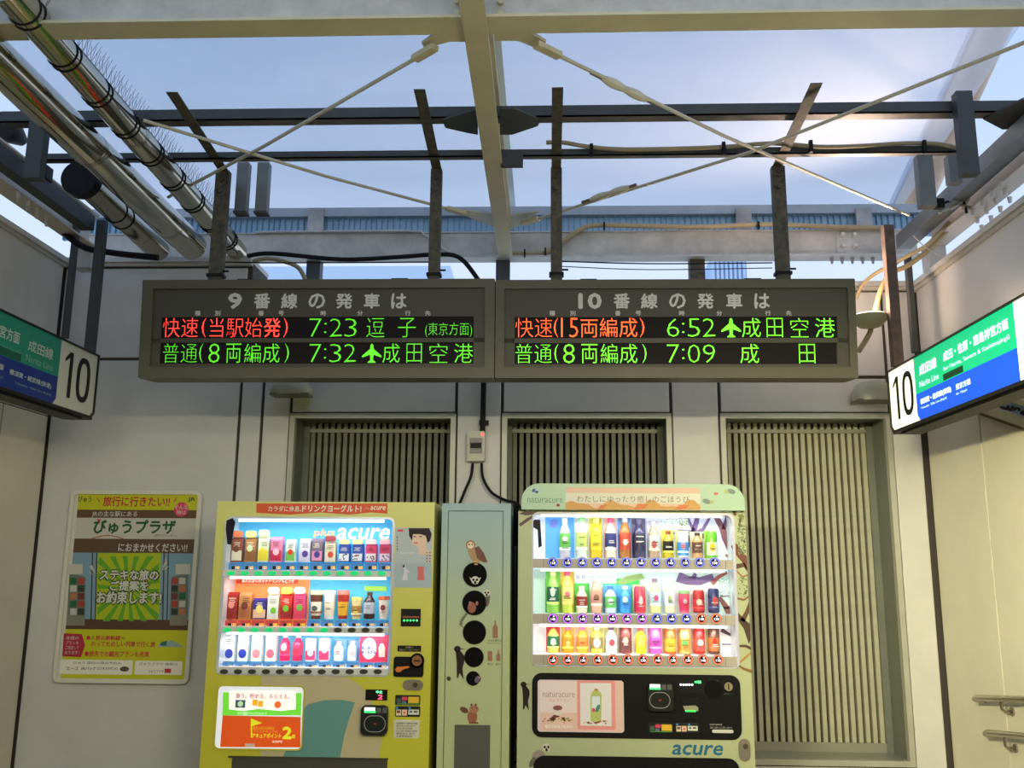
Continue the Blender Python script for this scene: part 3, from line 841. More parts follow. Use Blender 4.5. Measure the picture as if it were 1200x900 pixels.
def sign(right):
    X = PY(1043, 450, YS1).x if right else PY(112, 450, YS1).x
    F_ = F((X, 0, 0), (0, -1, 0), (0, 0, 1)) if right else F((X, 0, 0), (0, 1, 0), (0, 0, 1))
    if right:
        aE = F_.px(1043, 470)[0]; bt = F_.px(1043, 434)[1]; bb = F_.px(1046, 509)[1]
    else:
        aE = F_.px(112.5, 450)[0]; bt = F_.px(112.5, 415)[1]; bb = F_.px(108, 492)[1]
    s = 1 if right else -1  # direction in which the sign goes on
    Ls = 2.2
    r = thing('platform_sign', 'lit green and blue platform 10 sign hanging at the right wall' if right else 'unlit green and blue platform 10 sign hanging at the left wall', 'sign',
              F_.pt(aE + s * Ls / 2, bb, -.06))
    e = 1.0 if right else 0
    lo, hi = sorted((aE, aE + s * Ls)); c = .035
    MB().fbox(F_, lo, bb, hi, bt, -.12, -.004).build('case', M((30, 30, 28), .5), r)
    if right: op = [(lo + c, bb), (hi, bb), (hi, bt), (lo, bt), (lo, bb + c)]
    else: op = [(lo, bb), (hi - c, bb), (hi, bb + c), (hi, bt), (lo, bt)]
    g = .009
    if right: ip = [(lo + c + g * .5, bb + 1.6 * g), (hi - g, bb + 1.6 * g), (hi - g, bt - g), (lo + g, bt - g), (lo + g, bb + c + g * .6)]
    else: ip = [(lo + g, bb + 1.6 * g), (hi - c - g * .5, bb + 1.6 * g), (hi - g, bb + c + g * .6), (hi - g, bt - g), (lo + g, bt - g)]
    MB().ring(F_, op, ip, -.004, .008).build('frame', M((34, 34, 30), .4), r)
    MB().fbox(F_, lo + (.09 if right else 0), bb - .012, hi - (0 if right else .09), bb, -.11, -.01).build('lower_rail', BLACK, r)
    wht = M((255, 250, 215), .4, emit=1.25) if right else M((196, 196, 180), .4)
    MB().plate(F_, ip, -.006, 0).build('white_panel', wht, r)
    gr = M((10, 176, 120), .4, emit=.95) if right else M((24, 128, 104), .4)
    bl_ = M((20, 78, 205), .4, emit=1.0) if right else M((22, 46, 120), .4)
    if right:
        a_ = F_.px(1073.5, 460)[0]; a2 = F_.px(1191.5, 400)[0]; bm_ = F_.px(1075, 462)[1]; bbm = bb + 1.6 * g; b1_ = F_.px(1198, 452)[1]; btp = F_.px(1073, 421)[1]
        A0, A1 = a_, a2
    else:
        a_ = F_.px(69, 430)[0]; bm_ = F_.px(68, 442)[1]; bbm = bb + 1.6 * g; btp = F_.px(70, 399)[1]
        A0, A1 = a_ - (F_.px(69, 430)[0] - F_.px(69, 430)[0]) - .72, a_
    btp = bt - g
    MB().fbox(F_, A0, bm_, A1, btp, 0, .0012).build('green_panel', gr, r)
    k = .03
    if right: bp = [(A0 + k, bbm), (A1, bbm), (A1, bm_), (A0, bm_), (A0, bbm + k)]
    else: bp = [(A0, bbm), (A1 - k, bbm), (A1, bbm + k), (A1, bm_), (A0, bm_)]
    MB().plate(F_, bp, 0, .0012).build('blue_panel', bl_, r)
    txw = M((235, 255, 240), .4, emit=1.3) if right else M((180, 190, 180), .5)
    tx2 = M((215, 250, 235), .4, emit=1.3) if right else M((120, 165, 150), .5)

    def st(s_, u0, vt, vb, u1, mat, off=.012, name='lettering', ww=None):
        aa = F_.px(u0, vt)[0]; ab = F_.px(u1, vt)[0]
        b1 = F_.px(u0, vt)[1]; b0 = F_.px(u0, vb)[1]
        if ww: aa = ab - ww * (ab - aa)
        MB().text(F_, s_, aa, b0, ab, b1, .0022, off).build(name, mat, r)
    blk = M((34, 34, 30), .5)
    if right:
        # the big numeral
        a0_ = F_.px(1047.5, 470)[0]; a1_ = F_.px(1070.8, 460)[0]; b1 = F_.px(1058.5, 437)[1]; b0 = F_.px(1060, 489)[1]
        st('成田線', 1077.3, 428.5, 441, 1098, txw); st('Narita Line', 1077.8, 447.5, 454.5, 1101, tx2, .004)
        st('成田・佐原・鹿島神宮方面', 1105.5, 413, 424.5, 1185, txw); st('for Narita, Sawara & Kashimajingū', 1106, 430, 436.5, 1187, tx2, .004)
        st('横須賀・総武線(快速)', 1079, 468, 475.5, 1116, txw); st('Yokosuka · Sōbu Line (Rapid)', 1079.6, 477, 480.6, 1110.7, tx2, 0)
        st('東京方面', 1120.4, 450.5, 457.5, 1138, txw); st('for Tōkyō', 1121, 460.5, 464, 1134, tx2, 0)
        x0 = F_.px(1105.8, 440)[0]; x1 = F_.px(1129, 432)[0]
        MB().fbox(F_, x0, F_.px(1105.8, 446.5)[1], x1, F_.px(1105.8, 439)[1], .0012, .003).build('patch_sticker', M((10, 74, 44), .5), r)
    else:
        a0_ = F_.px(74, 440)[0]; a1_ = F_.px(105.6, 440)[0]; b1 = F_.px(97, 419)[1]; b0 = F_.px(97, 472.5)[1]
        st('成田線', 33.6, 397.5, 411, 63.6, txw); st('Narita Line', 30.5, 414.5, 423, 63, tx2, .004)
        st('成田・佐原・鹿島神宮方面', 0, 380, 395, 24.4, txw, ww=4.1); st('for Narita, Sawara & Kashimajingū', 0, 402, 409.5, 24, tx2, .004, ww=4.1)
        st('横須賀・総武線(快速)', 11, 432, 439.5, 61.6, txw); st('Yokosuka · Sōbu Line (Rapid)', 17, 446.5, 450.5, 61, tx2, 0)
        st('東京方面', 0, 426, 433, 4.2, txw, ww=5); st('for Tōkyō', 0, 440, 444, 3.5, tx2, 0, ww=6)
        x1 = F_.px(24, 420)[0]; MB().fbox(F_, x1 - .2, F_.px(24, 424)[1], x1, F_.px(24, 415)[1], .0012, .003).build('patch_sticker', M((12, 84, 56), .5), r)
    w = a1_ - a0_
    h = b1 - b0; sw = w * .12; xs_ = a0_ + w * .30
    MB().plate(F_, [(xs_ - sw, b0), (xs_, b0), (xs_, b1), (xs_ - sw, b1), (a0_ + w * .02, b1 - h * .17), (a0_ + w * .02, b1 - h * .25), (xs_ - sw, b1 - h * .12)], .0016, .0022).build('numeral', blk, r)
    ca, cb_ = (a0_ + w * .48 + a1_) / 2, (b0 + b1) / 2; ra_, rb_ = (a1_ - a0_ - w * .48) / 2, h / 2

    def se(k, sx, sy, n=2.6):
        t = 2 * math.pi * k / 40; c_, s_ = math.cos(t), math.sin(t)
        return (ca + math.copysign(abs(c_) ** (2 / n), c_) * sx, cb_ + math.copysign(abs(s_) ** (2 / n), s_) * sy)
    MB().ring(F_, [se(k, ra_, rb_) for k in range(40)], [se(k, ra_ - sw, rb_ - sw * .9) for k in range(40)], .0016, .0022).build('numeral', blk, r)


sign(True); sign(False)

# ============================================================ advertising poster in a pale frame on the back wall
FP = F((0, YW - .012, 0), (1, 0, 0), (0, 0, 1))
o = FP.rect(74.5, 575.5, 230, 800.5)
r = thing('framed_poster', 'yellow travel agency poster in a pale rounded frame, left wall area', 'poster', FP.pt((o[0] + o[2]) / 2, o[1]))
i = FP.rect(79, 580, 226, 796)
FRM = M((214, 212, 196), .35)
MB().hole(FP, o, i, .005).build('frame', FRM, r) if 0 else MB().ring(FP, rr(*o, .035), rr(o[0] + .02, o[1] + .02, o[2] - .02, o[3] - .02, .018), 0, .022).build('frame', FRM, r, True)
MB().fbox(FP, o[0] + .015, o[1] + .015, o[2] - .015, o[3] - .015, .0, .008).build('backing', M((206, 204, 190), .5), r)
pa0, pb0, pa1, pb1 = o[0] + .04, FP.px(150, 795)[1], o[2] - .028, FP.px(160, 579)[1]
F2 = F(FP.pt(0, 0, .008), (1, 0, 0), (0, 0, 1))


def ink(c): return tuple(int(x * .86) for x in c)


def band(v0, v1, col, name='print_band', d=.0006):
    b1 = F2.px(150, v0)[1]; b0 = F2.px(150, v1)[1]
    MB().fbox(F2, pa0, b0, pa1, b1, 0, d).build(name, M(ink(col), .55), r)


YEL = (226, 226, 20)
band(578.5, 597.5, YEL); band(597.5, 607, (110, 78, 44)); band(607, 631.5, (226, 224, 208)); band(631.5, 648, (104, 76, 48))
band(648, 726, (140, 178, 204)); band(726, 738, (96, 62, 38)); band(738, 795.5, YEL)


# printed things use u,v of the photo within the poster
def pp(name, uvs, col, d=.0012, t=.0004):
    return MB().plate(F2, F2.pts(*uvs), d - t, d).build(name, M(ink(col), .55), r)


def pt(s, u0, v0, u1, v1, col, off=.01, d=.0016, name='lettering'):
    return MB().ptext(F2, s, u0, v0, u1, v1, d, off).build(name, M(ink(col), .55), r)


pp('green_board', [(115, 648), (189, 648), (186.5, 726), (112, 726)], (196, 216, 20))
cx, cy = 150.5, 690
m = MB()
for k in range(18):
    t0 = 2 * math.pi * k / 18; t1 = t0 + .15

    def hit(t):
        dx, dy = math.cos(t), math.sin(t)
        s = min((36 / abs(dx)) if abs(dx) > 1e-6 else 1e9, (38 / abs(dy)) if abs(dy) > 1e-6 else 1e9)
        return cx + dx * s, cy + dy * s
    m.plate(F2, F2.pts((cx, cy), hit(t0), hit(t1)), .0012, .0014)
m.build('sun_rays', M((92, 160, 24), .55), r)
for s in (-1, 1):
    b = 94.5 if s < 0 else 208
    pp('rack_print', [(b - 13, 672), (b + 6, 676), (b + 5, 722), (b - 16, 722)] if s < 0 else [(b - 7, 676), (b + 13, 672), (b + 12, 722), (b - 9, 722)], (120, 132, 120))
    pp('rack_base_print', [(b - 16, 720), (b + 5, 722), (b + 5, 733), (b - 17, 733)] if s < 0 else [(b - 9, 722), (b + 12, 720), (b + 11, 733), (b - 9, 733)], (150, 146, 132), .0014)
    cols = ((24, 110, 60), (190, 70, 60), (220, 220, 210), (40, 60, 50), (200, 130, 90), (120, 50, 50))
    for q in range(5):
        for w_ in range(2):
            u0 = b - 12 + w_ * 9 + (0 if s < 0 else 5); v0 = 677 + q * 9
            pp('brochure_print', [(u0, v0), (u0 + 7.5, v0), (u0 + 7.2, v0 + 7.5), (u0 - .3, v0 + 7.5)], cols[(q * 2 + w_ + (s > 0)) % 6], .0016)
    u0 = 80 if s < 0 else 206
    pp('caption_print', [(u0, 661), (u0 + 17, 661), (u0 + 17, 673), (u0, 673)], (224, 222, 208), .0018)
for u in (108, 113, 192, 197):
    pp('pillar_print', [(u - (.2), 648), (u + 1.2, 648), (u - .6, 728), (u - 2, 728)], (70, 70, 60), .0014)
GN = (20, 96, 44); RD = (214, 48, 56); WH = (232, 230, 220)
pt('びゅう', 91.7, 581.5, 107.5, 588.5, GN); pt('旅行に行きたい!!', 121, 582, 199, 593.5, RD, .02); pt('JR', 220.5, 583, 229, 588.5, GN, .03)
for q in (((113, 583), (116, 585), (118, 591)), ((208, 583), (205, 585), (203, 591))): pp('accent_print', q, RD, .0014)
pt('JRの主な駅にある', 108, 599, 161, 606.3, WH, .01); pt('びゅうプラザ', 110, 609.5, 205.6, 625.5, GN, .03); pt('(旅行カウンター)', 181, 626, 207, 630, (80, 80, 70), 0)
pp('accent_print', [(113, 608.5), (118, 608.5), (117, 613)], RD, .002)
pt('におまかせください!!', 139, 637, 219.5, 646.5, WH, .02)
arc = [(107 + 38 * k / 10, 631 - 4 * math.sin(math.pi * k / 10)) for k in range(11)]
pp('arc_print', arc + [(u, v + 1) for u, v in arc[::-1]], (190, 60, 50), .0014)
for (s, u0, v0, u1, v1) in (('ステキな旅の', 118, 668, 185.5, 679.5), ('ご提案を', 129.5, 681, 174, 692), ('お約束します!', 114, 693.5, 189, 707)):
    pt(s, u0 - .6, v0 - .6, u1 + .6, v1 + .6, (50, 54, 46), .11, .0016); pt(s, u0, v0, u1, v1, (240, 240, 230), .03, .0024)
for q in (((104, 664), (108, 662), (113, 673)), ((106, 672), (103, 669), (111, 674)), ((196, 660), (194, 655), (190, 668)), ((198, 663), (195, 667), (190, 668))): pp('accent_print', q, (220, 222, 210), .002)
m = MB().plate(F2, disc(*F2.px(212.5, 597), .042, 20, .042), .0014, .002).build('bubble_print', M((214, 60, 92), .55), r)
pt('そんな', 205, 591.5, 220.5, 597, WH, .01, .0026); pt('時は', 207.5, 598, 218, 603, WH, .01, .0026)
pp('tag_print', [(75, 742), (96, 743), (100, 756), (95, 770), (73, 769)], (200, 40, 66), .0014)
for k, s in enumerate(('各種の', 'プランを', 'ご用意して', 'おります!')): pt(s, 77.5 - .4 * k, 745.5 + 5.7 * k, 92.5, 749.7 + 5.7 * k, WH, .0, .002)
pt('●人気の新幹線', 101.5, 744.6, 141, 750.4, RD, .02); pt('や', 142.5, 745.8, 147, 750, (70, 60, 20), .0)
pt('のってたのしい列車で行く旅', 107, 751.6, 182, 758, RD, .02); pt('●旅先での観光プランも充実', 99.5, 763, 175, 769.8, RD, .02)
pp('train_print', [(184, 758), (190, 752), (200, 750.5), (210, 754), (215, 758.5)], (170, 196, 196), .0014)
pp('train_print', [(187, 756), (190, 752), (196, 751), (195, 757)], (40, 120, 110), .0018)
for q in ((70.5, 773.3, 155.5, 790.3), (158, 774.5, 213.5, 790.8)):
    MB().plate(F2, rr(*F2.rect(*q), .008, 3), .0008, .0014).build('white_box_print', M((232, 230, 214), .55), r)
pt('びゅう 国内の宿泊予約も', 86, 775.2, 142, 778.3, (60, 60, 60), 0, .0018); pt('エース', 78, 781.5, 92, 785.5, (60, 60, 60), .01, .0018)
pt('JALパック', 95, 781.5, 112, 785.5, (50, 50, 50), .02, .0018); pt('ビジネスラウンジ', 114.5, 781.8, 138, 785, (50, 50, 50), .02, .0018)
MB().plate(F2, disc(*F2.px(146, 784), .026, 14, .014), .0014, .0018).build('shell_print', M((90, 76, 66), .55), r)
pt('びゅうプラザ 検索は', 163, 776.5, 208, 779.6, (60, 60, 60), 0, .0018); pt('びゅうプラザ', 174, 785, 192, 788.5, (40, 40, 40), .0, .0018)
MB().fbox(F2, *F2.rect(193, 783.5, 200.5, 788.5), .0014, .002).build('search_tag_print', M((190, 50, 60), .55), r)
pt('●C No.29', 93, 575.6, 107, 578, (60, 60, 60), .01, .0012)

# ============================================================ lamps on the back wall
LMP = M((176, 172, 148), .4, metal=.2, dirt=.1)


def wall_lamp(u0, u1, v0, v1, lab, discy):
    a0_, b0_, a1_, b1_ = FW.rect(u0, v0, u1, v1)
    r = thing('wall_lamp', lab, 'lamp', (a0_ / 2 + a1_ / 2, YW - .012, b0_))
    w = (a1_ - a0_); h = b1_ - b0_
    MB().lathe((a0_ + w / 2, YW - .1, b0_), [(w * .5, 0), (w * .51, h * .2), (w * .47, h * .55), (w * .38, h * .85), (w * .26, h), (.01, h * 1.04)], 24, True, .55).build('housing', LMP, r, True)
    MB().box(a0_ + w * .05, a1_ - w * .03, YW - .155, YW - .045, b0_ - .006, b0_ + .006).build('glass_rim', M((110, 106, 88), .4), r)
    MB().tube([(a0_ + w * .4, YW - .012, b1_ + .0), (a0_ + w * .4, YW - .10, b1_ - .01)], .014, 10).build('bracket', LMP, r)
    if discy:
        MB().tube([(a0_ + w * .7, YW - .012, b0_ - .02), (a0_ + w * .7, YW - .03, b0_ - .02)], .05, 20).build('junction_disc', M((190, 190, 160), .5), r)


wall_lamp(323, 371, 448, 467, 'grey wall lamp over the left louvre with a round base', True)
wall_lamp(991, 1043, 452, 474, 'grey wall lamp over the right louvre corner', False)
p = PY(1019, 371, 4.9)
r = thing('uplight_dish', 'shallow dish uplight glowing on top behind the right board end', 'lamp', p - Vector((0, 0, .06)))
MB().lathe(p, [(.03, -.06), (.06, -.055), (.095, -.02), (.1, 0), (.09, .004)], 20).build('dish', M((186, 182, 140), .4), r, True)
MB().lathe(p, [(.085, .004), (.085, .008)], 20).build('lens', M((255, 220, 190), .4, emit=4), r)
l = bpy.data.lights.new('dish_glow', 'POINT'); l.energy = 7; l.color = (1, .72, .52); l.shadow_soft_size = .08
lo = bpy.data.objects.new('dish_glow', l); C.objects.link(lo); lo.location = p + Vector((-.02, -.02, .06))
l = bpy.data.lights.new('dish_light', 'SPOT'); l.energy = 150; l.color = (1, .74, .56); l.shadow_soft_size = .08; l.spot_size = math.radians(112); l.spot_blend = .6
lo = bpy.data.objects.new('dish_light', l); C.objects.link(lo); lo.location = p + Vector((0, 0, .03)); lo.rotation_euler = Vector((-.42, -.22, 1)).to_track_quat('-Z', 'Y').to_euler()

# breaker box with conduit and two cables
o = FW.rect(549, 507.5, 569, 542)
r = thing('breaker_box', 'small beige breaker box with a red pilot light between the louvres', 'box', (o[0] / 2 + o[2] / 2, YW - .012, o[1]))
BX = M((196, 194, 176), .5)
MB().plate(FP, rr(*o, .008, 3), 0, .07).build('case', BX, r)
MB().plate(FP, rr(*FP.rect(551.5, 515, 566, 533), .004, 2), .07, .073).build('window', M((70, 66, 58), .2), r)
MB().fbox(FP, *FP.rect(552.5, 521, 565, 527), .073, .077).build('switch', BLACK, r)
MB().plate(FP, disc(*FP.px(566.5, 511), .007, 10), .07, .074).build('pilot_light', M((255, 60, 80), .4, emit=3), r)
tag(MB().tube([PY(567, 440, YW - .04), PY(565.5, 507, YW - .04)], .016, 12).box(PY(562, 500, YW).x, PY(573, 500, YW).x, YW - .05, YW - .012, PY(560, 499, YW).z, PY(560, 494, YW).z).build('conduit', M((28, 27, 26), .5)), 'vertical black conduit entering the breaker box from above', 'pipe')
cable('cable', 'black cable from the breaker box to the yellow machine', [(554, 543), (552, 558), (545, 575), (538, 592), (530, 610)], YW - .05, .008, RUBBER)
cable('cable', 'black cable from the breaker box to the round-topped machine', [(564.5, 543), (566, 560), (576, 577), (592, 586), (606, 590), (612, 600)], YW - .06, .008, RUBBER)
# ============================================================ vending machines
YM = 4.5
FM = FY(YM)


def dec(root, frame, name, pts_or_rect, col, d0, d1, rad=0, rough=.45, emit=0, uv=True, metal=0):
    if isinstance(pts_or_rect[0], (int, float)):
        p = rr(*frame.rect(*pts_or_rect), rad, 4)
    else:
        p = frame.pts(*pts_or_rect)
    return MB().plate(frame, p, d0, d1).build(name, M(col, rough, metal=metal, emit=emit), root)


def lett(root, frame, s, u0, v0, u1, v1, col, d=.0015, off=.008, it=0, emit=0, name='lettering'):
    return MB().ptext(frame, s, u0, v0, u1, v1, d, off, it).build(name, M(col, .5, emit=emit), root)


def machine(name, lab, u0, u1, vtop, Ld, disp, rad, mat, sidemat, YB_=5.2):
    """cabinet with a lit display recess; returns root and the recess rectangle"""
    o = FM.rect(u0[0], vtop, u1[0], vtop + .01)
    x0 = FM.px(*u0)[0]; x1 = FM.px(*u1)[0]; zt = FM.px((u0[0] + u1[0]) / 2, vtop)[1]
    r = thing(name, lab, 'vending machine', ((x0 + x1) / 2, (YM + YB_) / 2, .0))
    d = FM.rect(*disp)
    m = MB()
    m.box(x0, x1, YM + .28, YB_, .02, zt)
    m.box(x0, d[0] - .012, YM + .03, YM + .28, .02, zt).box(d[2] + .012, x1, YM + .03, YM + .28, .02, zt)
    m.box(d[0] - .012, d[2] + .012, YM + .03, YM + .28, d[3] + .01, zt).box(d[0] - .012, d[2] + .012, YM + .03, YM + .28, .02, d[1] - .01)
    m.build('cabinet', sidemat, r)
    MB().hole(FM, (x0, .05, x1, zt), d, rad, -.03, 0, 5).build('door', mat, r)
    for fx in (x0 + .08, x1 - .08):
        for fy in (YM + .1, YB_ - .1):
            MB().lathe((fx, fy, 0), [(.03, 0), (.03, .02)], 10).build('foot', BLACK, r)
    return r, d, x0, x1, zt


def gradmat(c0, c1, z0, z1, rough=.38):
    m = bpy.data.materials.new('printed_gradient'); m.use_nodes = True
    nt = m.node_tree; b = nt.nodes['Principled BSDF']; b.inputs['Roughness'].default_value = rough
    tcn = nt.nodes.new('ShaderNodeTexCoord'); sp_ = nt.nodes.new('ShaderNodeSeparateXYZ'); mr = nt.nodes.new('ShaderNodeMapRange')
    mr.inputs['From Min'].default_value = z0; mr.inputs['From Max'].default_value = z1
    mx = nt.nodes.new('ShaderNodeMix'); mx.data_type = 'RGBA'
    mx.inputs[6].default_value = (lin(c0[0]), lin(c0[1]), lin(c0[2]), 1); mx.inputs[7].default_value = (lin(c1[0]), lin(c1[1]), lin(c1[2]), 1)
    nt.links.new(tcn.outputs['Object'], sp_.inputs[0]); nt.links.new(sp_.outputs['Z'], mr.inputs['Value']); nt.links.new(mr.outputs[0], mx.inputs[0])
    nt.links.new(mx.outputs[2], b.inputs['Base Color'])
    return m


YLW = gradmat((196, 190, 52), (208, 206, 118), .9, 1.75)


def lamp_strip(root, x0, x1, z, y, power, col=(1, .97, .93)):
    MB().box(x0 + .02, x1 - .02, y - .012, y + .0, z, z + .012).build('lamp_tube', M((255, 255, 255), .4, emit=2), root)
    l = bpy.data.lights.new('display_light', 'AREA'); l.shape = 'RECTANGLE'; l.size = x1 - x0 - .06; l.size_y = .02; l.energy = power; l.color = col
    ob = bpy.data.objects.new('display_light', l); C.objects.link(ob); ob.location = ((x0 + x1) / 2, y, z - .004)
    ob.rotation_euler = (Vector((0, .35, -1))).to_track_quat('-Z', 'Y').to_euler()


# ---- product builders
KINDS = {'box': ('drink_carton', 'carton'), 'bottle': ('drink_bottle', 'bottle'), 'can': ('drink_can', 'can'), 'cup': ('drink_cup', 'cup'), 'pouch': ('drink_pouch', 'pouch')}


def product(F_, Y, u, hw, vt, vb, kind, body, lab_c, emb, top, card, label, group, e=0):
    x = F_.px(u, (vt + vb) / 2)[0]; w = F_.px(u + hw, vb)[0] - F_.px(u, vb)[0]
    z0 = F_.px(u, vb)[1]; z1 = F_.px(u, vt)[1]; h = z1 - z0
    nm, cat = KINDS[kind]
    y = Y + .03
    r = thing(nm, label, cat, (x, y, z0), group)
    Ff = FY(Y)
    if kind == 'box' or kind == 'pouch':
        hb = h * (.80 if top else 1)
        if kind == 'box':
            g = .12 * hb
            m = MB().box(x - w, x + w, Y, Y + .05, z0, z0 + hb - g)
            # sloping top of the carton
            m.add([(x - w, Y, z0 + hb - g), (x + w, Y, z0 + hb - g), (x + w, Y + .05, z0 + hb - g), (x - w, Y + .05, z0 + hb - g), (x - w, Y + .02, z0 + hb), (x + w, Y + .02, z0 + hb), (x + w, Y + .03, z0 + hb), (x - w, Y + .03, z0 + hb)],
                  [(0, 1, 5, 4), (2, 3, 7, 6), (4, 5, 6, 7), (0, 4, 7, 3), (1, 2, 6, 5)])
        else:
            m = MB().plate(Ff, rr(x - w, z0, x + w, z0 + hb, w * .35, 3), -.03, 0)
        m.build('body', M(body, .4, emit=e), r)
        fruit = 'blueberry' in label or 'peach' in label
        MB().plate(Ff, disc(x, z0 + hb * .27, w * .82, 16, w * .9) if fruit else [(x - w * .94, z0 + hb * .06), (x + w * .94, z0 + hb * .06), (x + w * .94, z0 + hb * .46), (x - w * .94, z0 + hb * .46)], 0, .001).build('label', M(lab_c, .4, emit=e), r)
        rnd = random.Random(int(u * 5 + vb)); m = MB()
        for q in range(3):
            zz = z0 + hb * (.62 + q * .07); m.fbox(Ff, x - w * rnd.uniform(.3, .75), zz, x + w * rnd.uniform(.3, .75), zz + hb * .028, 0, .0008)
        m.build('label_print', M(tuple(int(c_ * .45) for c_ in body) if sum(body) > 380 else (236, 226, 206), .5), r)
        if 'spotted' in label:
            m = MB()
            for q in range(9):
                m.plate(Ff, disc(x + w * rnd.uniform(-.8, .8), z0 + hb * rnd.uniform(.1, .43), w * .13, 8), .001, .0014)
            m.build('spots', M((70, 40, 46), .5), r)
        elif emb and not fruit: MB().plate(Ff, disc(x + rnd.uniform(-.15, .15) * w, z0 + hb * rnd.uniform(.3, .55), w * .55, 12, w * .6), .001, .002).build('emblem', M(emb, .4, emit=e), r)
        if top: MB().plate(Ff, rr(x - w * 1.05, z0 + hb * .98, x + w * 1.05, z1, w * .6, 4), -.002, .004).build('topper', M(top, .4, emit=e), r)
    else:
        c = (x, y, z0); R = w
        if kind == 'bottle':
            prof = [(R * .9, 0), (R, .02 * h), (R, .62 * h), (R * .93, .68 * h), (R * .6, .80 * h), (R * .42, .86 * h), (R * .42, .90 * h)]
            MB().lathe(c, prof, 14).build('body', M(body, .2, emit=e), r, True)
            MB().lathe(c, [(R * 1.03, .2 * h), (R * 1.03, .62 * h)], 14, False).build('label', M(lab_c, .4, emit=e), r, True)
            MB().lathe(c, [(R * .5, .88 * h), (R * .5, h)], 12).build('cap', M(top or (240, 240, 240), .4, emit=e), r)
        elif kind == 'can':
            MB().lathe(c, [(R * .85, 0), (R, .04 * h), (R, .92 * h), (R * .82, h)], 16).build('body', M(body, .25, metal=.2, emit=e), r, True)
            MB().lathe(c, [(R * 1.02, .1 * h), (R * 1.02, .6 * h)], 16, False).build('label', M(lab_c, .4, emit=e), r, True)
            MB().lathe(c, [(R * .86, .985 * h), (R * .86, 1.01 * h)], 14).build('lid', M(top or (190, 190, 190), .3, metal=.5), r)
        else:
            MB().lathe(c, [(R * .75, 0), (R, .85 * h)], 14).build('body', M(body, .4, emit=e), r, True)
            MB().lathe(c, [(R * .8, .12 * h), (R * .95, .6 * h)], 14, False).build('label', M(lab_c, .4, emit=e), r, True)
            MB().lathe(c, [(R * 1.08, .85 * h), (R * 1.02, h)], 14).build('lid', M(top or (200, 60, 50), .4, emit=e), r)
        rnd = random.Random(int(u * 7 + vb))
        Fe = FY(y - R * 1.06 - .001)
        if emb and rnd.random() < .75:
            cz = z0 + h * rnd.uniform(.36, .52)
            MB().plate(Fe, disc(x + rnd.uniform(-.1, .1) * w, cz, R * rnd.uniform(.36, .56), 12, R * rnd.uniform(.4, .85)), 0, .001).build('emblem', M(emb, .4, emit=e), r)
        dk = sum(lab_c) > 360
        m = MB()
        for q in range(rnd.randint(2, 3)):
            zz = z0 + h * (.24 + q * .06 + rnd.random() * .2); m.fbox(Fe, x - R * rnd.uniform(.3, .7), zz, x + R * rnd.uniform(.3, .7), zz + h * .022, .0012, .0016)
        m.build('label_print', M(tuple(int(c_ * .4) for c_ in lab_c) if dk else (232, 226, 214), .5), r)
        if rnd.random() < .5:
            MB().lathe(c, [(R * 1.045, .2 * h), (R * 1.045, .27 * h)], 14, False).build('label_band', M(tuple(min(255, int(c_ * 1.35) + 30) for c_ in body), .4), r, True)
    if card:
        Fc = FY(Y + .066); MB().fbox(Fc, x - w * 1.2, z0, x + w * 1.2, z1 + .006, -.002, 0).build('display_card', M(card, .5, emit=e), r)
    return r


# ---------------------------------------------------------------- yellow machine
ym, d, x0, x1, zt = machine('vending_machine', 'yellow vending machine with lit carton display, left of the recycling column', (255, 590), (509.5, 590), 588, None,
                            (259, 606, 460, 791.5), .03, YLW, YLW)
# rounded bright inner lining, backdrop
LIN = M((236, 240, 246), .35)
MB().ring(FM, rr(d[0] - .002, d[1] - .002, d[2] + .002, d[3] + .002, .032), rr(d[0] + .012, d[1] + .008, d[2] - .010, d[3] - .008, .024), -.06, .004).build('display_trim', M((206, 212, 220), .2, metal=.3), ym, True)
MB().box(d[0] - .008, d[0], YM + .03, YM + .27, d[1], d[3]).box(d[2], d[2] + .008, YM + .03, YM + .27, d[1], d[3]).box(d[0], d[2], YM + .03, YM + .27, d[3], d[3] + .008).build('lining', LIN, ym)
YBK = YM + .2; FK = FY(YBK)
rails = [(668.5, 675.5), (735, 741.5), (782.5, 790)]
zr = [(FM.px(360, b)[1], FM.px(360, a)[1]) for a, b in rails]
bdp = [(d[3] + .002, zr[0][1]), (zr[0][0] + .0, zr[1][1]), (zr[1][0], zr[2][1] - .03)]
cols = [gradmat((90, 190, 240), (40, 160, 225), 1.3, 1.7), None, None]
bd = MB().fbox(FK, d[0], bdp[0][1] - .04, d[2], bdp[0][0], -.004, 0).build('backdrop', M((70, 176, 226), .5, emit=.35), ym)
MB().fbox(FK, d[0], bdp[1][1] - .04, FK.px(362, 700)[0], bdp[1][0] - .01, -.004, 0).build('backdrop', M((255, 150, 84), .5, emit=.3), ym)
MB().fbox(FK, FK.px(362, 700)[0], bdp[1][1] - .04, d[2], bdp[1][0] - .01, -.004, 0).build('backdrop', M((80, 186, 222), .5, emit=.3), ym)
MB().fbox(FK, d[0], bdp[2][1] - .04, d[2], bdp[2][0] - .01, -.004, 0).build('backdrop', M((110, 190, 226), .5, emit=.35), ym)
KB = F((0, YBK - .004, 0), (1, 0, 0), (0, 0, 1))
lett(ym, KB, 'acure', 394.5, 619, 455, 632, (255, 255, 255), .003, .025, .22, .9)
lett(ym, KB, 'plus', 367.5, 620, 391, 630.5, (255, 170, 120), .003, .02, .15, .8)
dec(ym, KB, 'banner_strip', (277, 676.5, 349, 684), (225, 70, 30), 0, .002, emit=.4)
lett(ym, KB, 'あたたかいホットドリンクもどうぞ', 284, 678, 345, 683, (255, 250, 230), .003, .01, 0, .8)
